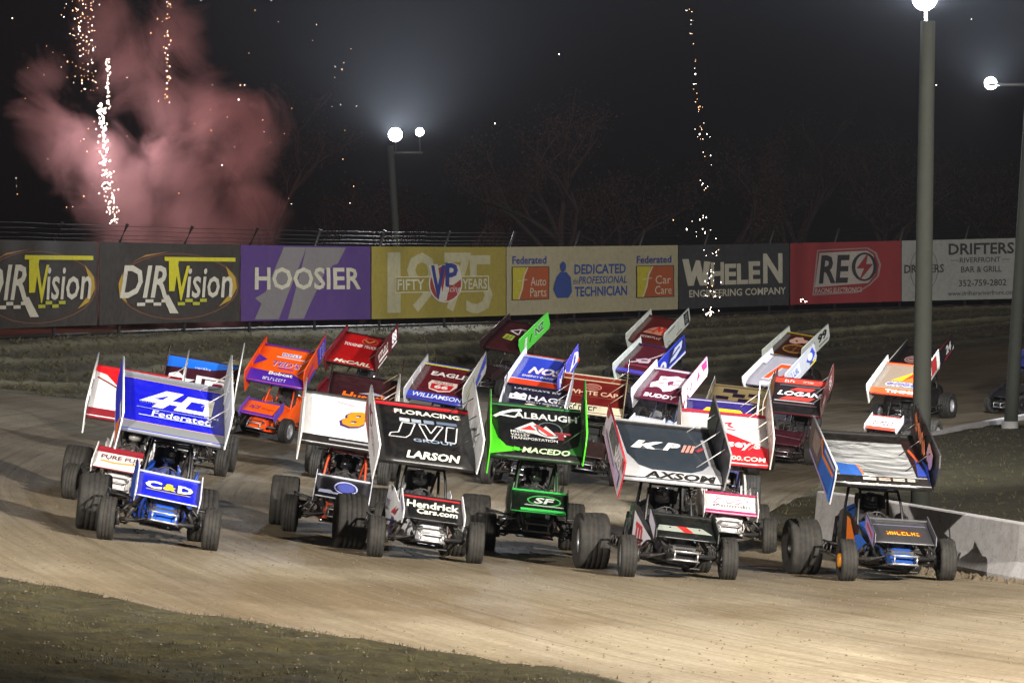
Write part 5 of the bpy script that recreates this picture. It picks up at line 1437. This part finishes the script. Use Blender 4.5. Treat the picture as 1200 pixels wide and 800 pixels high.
              side_r=[('p', [(.10, .36), (.12, .92), (.62, .70), (1.05, .52), (1.1, .36), (.6, .30)], 'dcd8e0'), ('l', [(.30, .40), (.32, .74)], .06, 'c8323a'), ('l', [(.42, .40), (.44, .70)], .06, 'c8323a'), ('l', [(.54, .40), (.55, .66)], .06, 'c8323a'), ('l', [(.28, .74), (.56, .67)], .06, 'c8323a'), ('p', [(.62, .32), (.86, .34), (.9, .48), (.72, .5)], '3a2a60'), ('t', 'KP', -.25, .64, .4, .26, '5a5a60', .2, .06)], ne_r=[('p', [(-.34, .08), (.2, .08), (.28, -.10), (-.28, -.10)], 'cfc8dc')], hood_d=[('p', [(-.22, -.5), (-.05, -.5), (-.18, .1), (-.24, .1)], 'b8bcbc'), ('p', [(.22, -.5), (.05, -.5), (.18, .1), (.24, .1)], 'b8bcbc')]),
    'Y': dict(label='tan winged car with an orange and red triangle, partly behind the tallest pole', foil='78695a', lip='c03c14', body='1c1a1c', nose='d8cac6', nlip='c83a2a', nend='dedede', ro='dcdcd8', lo='d8dad4', ledge='e0e2dc', rim='c8c8cc', frough=.3,
              fd=[('b', -.755, .70, .755, .755, 'c85a3a'), ('p', [(-.30, -.16), (.30, .48), (.66, -.16)], 'f09418'), ('p', [(.02, -.16), (.30, .48), (.66, -.16)], 'd8281c'), ('p', [(.0, -.16), (.30, .1), (.4, -.16)], 'e8601c'), ('t', 'CITGO', .12, -.36, 1.0, .22, 'eeecf0', .2, .09), ('t', 'CITGO', .12, -.36, .97, .19, '2a2a9c', .2, .05), ('b', -.755, -.755, .755, -.58, 'd8481c'), ('t', 'TIMMS', .15, -.68, .9, .10, 'eee0d8', 0, .05)],
              lod=[('p', [(.0, .0), (.2, .48), (.7, .46), (.7, .02)], '9a2a2c'), ('t', '1', .2, .22, .12, .3, 'e8e4e0', .1, .08), ('q', -.42, .2, .62, .14, 7, '2a2c2c'), ('q', -.4, .0, .4, .1, 5, '2a2c2c'), ('l', [(.1, -.04), (.8, -.0)], .05, '7a7c78')],
              nd=[('q', .0, -.02, .62, .20, 6, '4a2c34'), ('b', -.45, -.30, .45, -.2, 'c8402c')]),
    'Z': dict(label='black winged car with a pink oval emblem, behind the tan triangle car', foil='1c1214', lip='1c1416', body='181618', nose='1c181a', ro='1c1a1c', redge='b8b4ac', lo='1e1a1c', ledge='6a1c20', rim='d0d0d4', brace='b8b8b4',
              fd=[('e', -.15, -.05, .34, .26, 'b08a80'), ('r', -.15, -.05, .28, .20, .03, '5a2a2a'), ('l', [(-.35, -.05), (.05, -.05)], .06, '6a3a38')],
              lod=[('t', '24', .50, .24, .46, .28, 'e8e6e2', .1, .08), ('p', [(.75, .02), (.92, .14), (.92, .03)], 'd8d4cc'), ('l', [(.1, .0), (.7, .04)], .06, 'a83038')]),
    'BB': dict(label='black, blue and orange car with a bare metal wing beside the barrier', foil='b6b8ba', lip='101114', body='1b458e', side='12141a', nose='36363a', nlip='5a5a5e', nend='4a4a52', ro='1d5ec0', redge='b8b8bc', ri='1a1a1e', lo='141416', li='121316', ledge='26262a', fmetal=.4, frough=.3, fdirt=.3, wrinkle=True, cage='141416', hood_d=[('p', [(-.30, .1), (-.18, .1), (-.08, -.6), (-.2, -.6)], 'e87418'), ('p', [(.05, .3), (.3, .3), (.2, -.6), (.08, -.6)], '14161c')], rim='18181a', brace='18181a', cap='e09020',
              fd=[('b', -.755, .50, .755, .755, '0c0c0e'), ('p', [(-.64, -.60), (-.30, -.60), (-.34, -.32), (-.64, -.26)], '2a5aa8'), ('l', [(-.28, -.58), (-.34, -.30)], .03, 'd8703a'), ('p', [(.755, .6), (.52, .6), (.54, -.58), (.755, -.58)], '1c0c10'), ('p', [(.62, .0), (.755, -.55), (.56, -.56)], '243c8c'), ('l', [(.58, .3), (.66, -.1)], .05, 'a8482a'), ('b', -.755, -.755, .755, -.62, '101114'), ('b', -.3, -.70, -.1, -.65, 'cfc4b8'), ('b', -.06, -.70, .12, -.65, 'd8b8a8'), ('b', .16, -.70, .34, -.65, 'cfc4b8'), ('b', .38, -.70, .50, -.65, 'c8c0b4'), ('l', [(-.1, -.675), (.55, -.675)], .015, '3a3a3c')],  # dark strip by the left board paints its reflection into the wing colour
              rod=[('p', [(-.96, .15), (.0, .17), (-.2, -.38), (-.8, -.34), (-.96, -.2)], '5a4a4c'), ('p', [(-.7, .1), (-.2, .1), (-.3, -.2), (-.7, -.2)], '8a7470'), ('l', [(-.2, .17), (.0, -.02), (.84, .02)], .07, 'e87a24'), ('l', [(.1, .12), (.84, .13)], .05, 'c8b0a8'), ('l', [(-.8, -.31), (.7, -.38)], .05, 'a08ac0'), ('p', [(.84, .1), (.86, .02), (.82, -.40), (.66, -.4)], '2a7ae0')],
              lid=[('l', [(-.75, .42), (-.55, .30), (-.60, .22)], .10, 'c86a3a'), ('l', [(-.50, .38), (-.30, .22), (-.36, .34), (-.2, .18)], .09, 'd8764a'), ('l', [(-.22, .36), (.02, .12), (-.06, .3), (.12, .14)], .09, 'd07a52'), ('e', .34, .28, .12, .14, 'b08aa8'), ('e', .50, .22, .12, .13, 'a080b0'), ('l', [(.26, .4), (.6, .34)], .05, 'c88a6a'), ('p', [(-.1, .0), (.8, -.04), (.4, .10)], '2a4aa8')],
              nd=[('p', [(-.28, -.12), (-.22, -.02), (-.10, .0), (-.02, .04), (.12, .0), (.24, .0), (.32, -.10)], '6a2a1c'), ('q', .03, -.07, .52, .10, 7, 'd8a42c'), ('l', [(-.40, .16), (.40, .16)], .03, '5a5a70')],
              side_r=[('p', [(.22, .34), (.16, .94), (.30, .90), (.5, .62), (.62, .34)], 'e87418'), ('p', [(.46, .32), (.50, .66), (.70, .70), (1.0, .56), (1.1, .34)], '2a64c4'), ('r', -.2, .78, .10, .10, .02, '5a5a60'), ('b', .6, .36, .7, .42, 'd8d8dc')], ne_r=[('p', [(-.34, .08), (.26, .08), (.32, -.12), (-.28, -.1)], 'a08ac8'), ('l', [(-.2, .0), (.2, -.02)], .05, 'c8402c')]),
    'AA': dict(label='dark blue winged car behind the light pole of the low edge wall', foil='23307c', lip='2a3a8c', body='16161a', side='1a181c', nose='1c1c22', ro='28306a', lo='28307a',
               side_r=[('l', [(-.4, .5), (.9, .42)], .08, 'a82a34'), ('l', [(-.3, .7), (.5, .6)], .1, 'c8c8d0')]),
}
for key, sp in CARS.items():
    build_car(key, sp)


# ------------------------------------------------------------------ drivers in the cockpits of the nearest cars
def driver_mesh():
    bm = bmesh.new(); sk_ = bm.verts.layers.skin.verify()

    def v(p, rx, ry=None):
        q = bm.verts.new(p); q[sk_].radius = (rx, ry or rx); return q

    def e(a, b_): bm.edges.new((a, b_)); return b_
    pel = v((-.40, 0, .52), .15, .13); pel[sk_].use_root = True
    che = e(pel, v((-.47, 0, .80), .17, .12)); nec = e(che, v((-.46, 0, 1.00), .065)); e(nec, v((-.43, 0, 1.15), .085))
    for s in (-1, 1):
        sh = e(che, v((-.46, .19 * s, .91), .07)); el = e(sh, v((-.26, .26 * s, .74), .048)); wr = e(el, v((-.06, .18 * s, .88), .032)); pa = e(wr, v((-.005, .165 * s, .92), .026, .034))
        for k in range(4):
            y0 = .165 * s + (k - 1.5) * .004; z0 = .905 + k * .018
            f1 = e(pa, v((.045, y0 + .008 * s, z0), .0095)); f2 = e(f1, v((.052 - .003 * k, y0 - .022 * s, z0 + .004), .0085)); e(f2, v((.022, y0 - .034 * s, z0), .0075))
        t1 = e(pa, v((-.010, .135 * s, .945), .011)); e(t1, v((.022, .118 * s, .950), .009))
        kn = e(pel, v((.02, .15 * s, .62), .075)); an = e(kn, v((.36, .13 * s, .42), .05)); e(an, v((.46, .13 * s, .47), .038))
    me = bpy.data.meshes.new('driver_skeleton'); bm.to_mesh(me); bm.free()
    ob = bpy.data.objects.new('driver_skeleton', me); COL.objects.link(ob)
    ob.modifiers.new('skin', 'SKIN'); sd = ob.modifiers.new('sub', 'SUBSURF'); sd.levels = 1
    dg = bpy.context.evaluated_depsgraph_get()
    out = bpy.data.meshes.new_from_object(ob.evaluated_get(dg)); out.name = 'body'
    bpy.data.objects.remove(ob); bpy.data.meshes.remove(me)
    for p in out.polygons: p.use_smooth = True
    return out


def helmet_mesh(mat):
    bm = bmesh.new()
    bmesh.ops.create_uvsphere(bm, u_segments=20, v_segments=14, radius=1)
    for v in bm.verts:
        x, y, z = v.co
        v.co = Vector((-.43 + x * .150 + (.028 if z < -.1 and x > 0 else 0), y * .125, 1.16 + z * .140 * (1 if z > -.75 else .85)))
    for f in bm.faces: f.smooth = True
    return mesh_of('helmet', bm, mat)


def visor_mesh():
    bm = bmesh.new(); rows = []
    for j in range(4):
        zz = .01 + j * .02
        rows.append([bm.verts.new((-.43 + .156 * math.cos(a), .131 * math.sin(a), 1.155 + zz)) for a in [math.radians(-62 + 124 * k / 12) for k in range(13)]])
    for r0, r1 in zip(rows[:-1], rows[1:]):
        for k in range(12): bm.faces.new([r0[k], r0[k + 1], r1[k + 1], r1[k]]).smooth = True
    return mesh_of('visor', bm, glassy)


dm = driver_mesh()
DRIVERS = {'A': ('26344a', '1b2a6a', 'bright blue 40 car'), 'B': ('b8b4b0', '2a2426', 'white car with the red rear corner'), 'G': ('20242e', '1c1a20', 'white car with the orange 8'), 'H': ('8a8c90', '2a2a30', 'black car with white side boards'),
           'L': ('1c2a20', '14201a', 'black car with neon green trim'), 'X': ('8c8e92', '202228', 'dark slate car with the silver lip'), 'W': ('c0b8b4', '3a2428', 'white and red car with white script'), 'BB': ('1c2434', '16181e', 'car with the bare metal wing')}
for o in [o for o in bpy.data.objects if o.name.startswith('sprint_car')]:
    key = o.get('car_key')
    if key not in DRIVERS: continue
    hc, sc_, where = DRIVERS[key]
    seat = [ch for ch in o.children if ch.name.startswith('seat')][0]
    M = o.matrix_basis @ seat.matrix_local
    p = empty('person'); p.matrix_basis = M @ Matrix.Translation((-.40, 0, .42))
    props(p, 'helmeted driver sitting in the cockpit of the ' + where, 'person', 'drivers in their cars')
    bo = dm.copy(); bo.materials.clear(); bo.materials.append(P3('race_suit', sc_, rough=.8))
    for nm, me in (('body', bo), ('helmet', helmet_mesh(P3('helmet_paint', hc, rough=.2, coat=.5)))):
        q = link(nm, me, p); q.matrix_local = Matrix.Translation((.40, 0, -.42))
    q2 = link('visor', shared('visor', visor_mesh), q)
    del o['car_key']
for o in bpy.data.objects:
    if 'car_key' in o: del o['car_key']

# ------------------------------------------------------------------ bare trees behind the fence
bark = paint((0.020, 0.014, 0.011), .9, 0, .05, 'bark')
leaf_m, nt, b = nodes_of('dry_foliage')
oi = nt.nodes.new('ShaderNodeNewGeometry')
cr = nt.nodes.new('ShaderNodeValToRGB')
cr.color_ramp.elements[0].color = (0.020, 0.014, 0.010, 1); cr.color_ramp.elements[1].color = (0.042, 0.026, 0.018, 1)
nt.links.new(oi.outputs['Random Per Island'], cr.inputs[0]); nt.links.new(cr.outputs[0], b.inputs['Base Color'])
b.inputs['Roughness'].default_value = .9


def tree_mesh(seed, h, spread, leaves):
    rnd = random.Random(seed)
    bt = bmesh.new(); bc = bmesh.new()
    tips = []

    def grow(p, d, L, r, lvl):
        pts = [p]
        for i in range(3):
            d = (d + Vector((rnd.uniform(-.2, .2), rnd.uniform(-.2, .2), rnd.uniform(-.05, .12)))).normalized()
            pts.append(pts[-1] + d * L / 3)
        tube(bt, pts, r, 6 if lvl < 2 else 4, r2=r * .55, cap=False)
        if lvl >= 2: tips.extend(pts[1:])
        if lvl < 4:
            for k in range(rnd.choice((2, 3)) if lvl else 5):
                a = rnd.uniform(0, 2 * PI)
                nd = (d * .75 + Vector((math.cos(a), math.sin(a), rnd.uniform(-.1, .5))) * spread).normalized()
                grow(pts[rnd.choice((2, 3))], nd, L * rnd.uniform(.55, .8), r * .55, lvl + 1)
    grow(Vector((0, 0, -.3)), Vector((0, 0, 1)), h * .36, h * .022, 0)
    for i in range(leaves):
        c = rnd.choice(tips) + Vector((rnd.gauss(0, .35), rnd.gauss(0, .35), rnd.gauss(0, .35)))
        s = rnd.uniform(.03, .09)
        u = Vector((rnd.gauss(0, 1), rnd.gauss(0, 1), rnd.gauss(0, 1))).normalized(); w = u.cross(Vector((rnd.gauss(0, 1), rnd.gauss(0, 1), 1))).normalized()
        bc.faces.new([bc.verts.new(c + u * s), bc.verts.new(c + w * s * .5), bc.verts.new(c - u * s), bc.verts.new(c - w * s * .5)])
    return mesh_of('trunk', bt, bark), mesh_of('crown', bc, leaf_m)


TREES = [tree_mesh(s, h, sp_, 4200) for s, h, sp_ in ((3, 11, .75), (8, 13, .65), (21, 9, .9), (33, 15, .6))]
rt = random.Random(5)
cols = [(-8.0, 226, 2, 1.1), (-2.5, 196, 0, .95), (2.0, 190, 1, .95), (5.5, 200, 2, 1.15), (9.5, 194, 0, 1.0), (13.5, 205, 3, .82), (17.5, 200, 1, .85), (22.5, 204, 2, 1.2), (-13, 226, 3, 1.0)]
TL = ['low tree behind the purple banner', 'faint tree right behind the leaning light pole', 'reddish lit tree behind the left half of the auto parts banner',
      'broad reddish tree above the middle of the auto parts banner', 'tree above the charcoal safety lights banner', 'slim dark tree behind the red radio banner', 'dark tree behind the tall light pole', 'tree above the pale grey grill banner', 'distant tree behind the fireworks smoke']
for (x, y, k, s), lb in zip(cols, TL):
    o = empty('tree', (x, y, 2.35))
    o.rotation_euler = (0, 0, rt.uniform(0, 6)); o.scale = (s, s, s)
    props(o, lb, 'tree', 'trees behind the outer fence')
    link('trunk', TREES[k][0], o); link('crown', TREES[k][1], o)

# ------------------------------------------------------------------ fireworks: sparks, their red light, and the smoke they light
spark_white = emit('spark_white', (1.0, .80, .66), 22.0)
spark_core = emit('spark_core', (1.0, .86, .84), 90.0)
spark_gold = emit('spark_gold', (1.0, .50, .22), 10.0)


def px_point(px, py, d):
    s = FPX / d
    return Vector(((px - 600) / s, d, CAMH - (py - HORIZON) / s))


def sparks(label, pts, group):
    """pts: (px, py, distance, radius, material index)"""
    bm = bmesh.new()
    c = px_point(*pts[0][:3])
    for px, py, d, r, mi in pts:
        p = px_point(px, py, d) - c
        r *= .46; zs = rs.choice((1, 1.2, 2.2))
        vs = [bm.verts.new(p + Vector((v[0], v[1], v[2] * zs)) * r) for v in ((1, 0, 0), (-1, 0, 0), (0, 1, 0), (0, -1, 0), (0, 0, 1), (0, 0, -1))]
        for f in ((0, 2, 4), (2, 1, 4), (1, 3, 4), (3, 0, 4), (2, 0, 5), (1, 2, 5), (3, 1, 5), (0, 3, 5)):
            bm.faces.new([vs[i] for i in f]).material_index = mi
    o = link('firework_sparks', mesh_of('firework_sparks', bm, [spark_white, spark_core, spark_gold]))
    o.location = c
    return props(o, label, 'fireworks', group, 'stuff')


rs = random.Random(11)
A = []
for i in range(150):        # bright falling stream
    t = rs.random() ** 1.15
    py = 122 + t * 140
    px = 117 + (py - 122) * .115 + rs.gauss(0, 2.2 + 2.0 * t)
    A.append((px, py, 212 + rs.uniform(-2, 2), .030 + .035 * rs.random() * (1 - .5 * t), 1 if rs.random() < .55 * (1 - t) + .1 else 0))
for i in range(46):
    py = 70 + rs.random() * 60
    A.append((127 + rs.gauss(0, 1.6), py, 212, .028 + .03 * rs.random(), 0))
for i in range(110):
    py = -4 + rs.random() * 112
    A.append((100 + rs.gauss(0, 9) + (py - 50) * .06, py, 212 + rs.uniform(-2, 2), .022 + .035 * rs.random() ** 2, 2 if rs.random() < .45 else 0))
sparks('dense stream of white and pink firework sparks falling through the smoke', A, 'firework sparks')
A = [(196 + rs.gauss(0, 2.2), -4 + rs.random() * 125, 214, .022 + .03 * rs.random(), 2 if rs.random() < .5 else 0) for i in range(40)]
sparks('thin string of sparks high in the smoke beside the dense stream', A, 'firework sparks')
A = []
for i in range(38):
    t = rs.random()
    py = 10 + 270 * t
    px = 806 + 20 * min(1, py / 190) + rs.gauss(0, 2.0 + 3.0 * t * t)
    A.append((px, py, 205, .016 + .026 * rs.random() ** 2, 2 if rs.random() < .55 else 0))
for cy, n, sg in ((155, 5, 5), (218, 6, 4), (258, 5, 5), (275, 9, 8)):
    A += [(825 + rs.gauss(0, sg), cy + rs.gauss(0, sg * .8), 205, .02 + .03 * rs.random() ** 2, 0) for i in range(n)]
sparks('sparse column of gold sparks falling behind the charcoal safety lights banner', A, 'firework sparks')
A = [(832 + rs.gauss(0, 7), 288 + rs.random() * 62, 158.0, .014 + .018 * rs.random(), 2 if rs.random() < .3 else 0) for i in range(30)]
A += [(831 + rs.gauss(0, 5), 366 + rs.gauss(0, 3.5), 158.0, .018 + .024 * rs.random(), 0) for i in range(12)]
A += [(942 + rs.gauss(0, 4), 353 + rs.gauss(0, 1), 158.0, .03, 0) for i in range(7)]
sparks('sparks falling in front of the charcoal safety lights banner lettering', A, 'firework sparks')
A = []
for i in range(70):
    px, py = rs.uniform(10, 420), rs.uniform(0, 250)
    A.append((px, py, 208 + rs.uniform(-6, 6), .018 + .028 * rs.random() ** 3, 2 if rs.random() < .6 else 0))
A += [(655, 64, 205, .05, 0), (655, 64, 205, .05, 0), (580, 145, 205, .03, 0), (1097, 100, 205, .03, 0), (923, 260, 205, .07, 0), (789, 258, 205, .05, 2), (1138, 23, 205, .03, 0)]
sparks('loose glowing embers scattered over the night sky round the smoke', A, 'firework sparks')


def glow(name, loc, power, color, radius):
    li = bpy.data.lights.new(name, 'POINT'); li.energy = power; li.color = color; li.shadow_soft_size = radius
    o = bpy.data.objects.new(name, li); o.location = loc; COL.objects.link(o)


glow('firework_glow', px_point(122, 160, 212), 1900, (1.0, .58, .60), .6)
glow('firework_glow', px_point(215, 70, 203), 3700, (1.0, .14, .08), 1.5)
glow('firework_glow', px_point(60, 60, 203), 1800, (1.0, .16, .10), 1.5)
glow('firework_glow', px_point(700, 60, 180), 500, (1.0, .28, .18), 1.5)

# smoke cloud: a closed volume behind the fence
sm, nt, b = nodes_of('firework_smoke')
nt.nodes.remove(b)
out = [n for n in nt.nodes if n.type == 'OUTPUT_MATERIAL'][0]
pv = nt.nodes.new('ShaderNodeVolumePrincipled')
pv.inputs['Color'].default_value = (.85, .72, .74, 1)
pv.inputs['Anisotropy'].default_value = 0.0
nt.links.new(pv.outputs[0], out.inputs['Volume'])
tc = nt.nodes.new('ShaderNodeTexCoord')
N, L = nt.nodes, nt.links


def math_(op, a, b_=None, c=None):
    n = N.new('ShaderNodeMath'); n.operation = op
    for i, v in enumerate((a, b_, c)):
        if v is None: continue
        if isinstance(v, (int, float)): n.inputs[i].default_value = v
        else: L.new(v, n.inputs[i])
    return n.outputs[0]


nz = N.new('ShaderNodeTexNoise'); nz.inputs['Scale'].default_value = .26; nz.inputs['Detail'].default_value = 7; nz.inputs['Roughness'].default_value = .66; nz.inputs['Distortion'].default_value = .6
L.new(tc.outputs['Object'], nz.inputs['Vector'])
# puffs the smoke is gathered round: (photo column, row, distance, radius in metres)
PUFFS = [(215, 250, 216, 3.6), (175, 275, 216, 3.4), (265, 262, 216, 2.6), (215, 190, 216, 3.2), (240, 135, 216, 3.0), (275, 165, 216, 2.4), (195, 110, 217, 2.2), (140, 210, 216, 2.6), (85, 150, 216, 2.5), (60, 120, 217, 1.9),
         (150, 60, 218, 2.8), (190, 30, 218, 2.6), (55, 75, 218, 1.7), (120, 170, 216, 2.3), (285, 225, 216, 2.0), (130, 15, 219, 2.2), (230, 330, 216, 3.4), (150, 330, 216, 2.6)]
SM_C = px_point(170, 160, 216)
acc = None
for px, py, d, r in PUFFS:
    p = px_point(px, py, d) - SM_C
    vm = N.new('ShaderNodeVectorMath'); vm.operation = 'DISTANCE'
    L.new(tc.outputs['Object'], vm.inputs[0]); vm.inputs[1].default_value = p
    v = math_('MULTIPLY_ADD', vm.outputs['Value'], -1.0 / r, 1.0)
    acc = v if acc is None else math_('SMOOTH_MAX', acc, v, .25)
dn = math_('ADD', acc, math_('MULTIPLY', math_('SUBTRACT', nz.outputs['Fac'], .53), 4.0))
dn = math_('MULTIPLY', math_('MAXIMUM', dn, 0.0), .42)
L.new(math_('MINIMUM', dn, .55), pv.inputs['Density'])
bm = bmesh.new()
bmesh.ops.create_cube(bm, size=1, matrix=Matrix.Diagonal((15.5, 9.0, 20.5, 1)))
sk = link('smoke_cloud', mesh_of('smoke_cloud', bm, sm)); sk.location = SM_C + Vector((0, 0, -.6))
props(sk, 'pink lit cloud of firework smoke drifting up behind the charcoal banners', 'smoke', None, 'stuff')

# ------------------------------------------------------------------ dusty night air
HAZE = 0.000075
hz, nt, b = nodes_of('haze')
nt.nodes.remove(b)
pv = nt.nodes.new('ShaderNodeVolumePrincipled'); pv.inputs['Color'].default_value = (.86, .84, .90, 1); pv.inputs['Density'].default_value = HAZE
pv.inputs['Anisotropy'].default_value = .3
nt.links.new(pv.outputs[0], [n for n in nt.nodes if n.type == 'OUTPUT_MATERIAL'][0].inputs['Volume'])
bm = bmesh.new()
bmesh.ops.create_cube(bm, size=1, matrix=Matrix.Translation((0, 2100, 14)) @ Matrix.Diagonal((5200, 4900, 36, 1)))
if HAZE: props(link('haze', mesh_of('haze', bm, hz)), 'thin dusty night air', None, None, 'stuff')
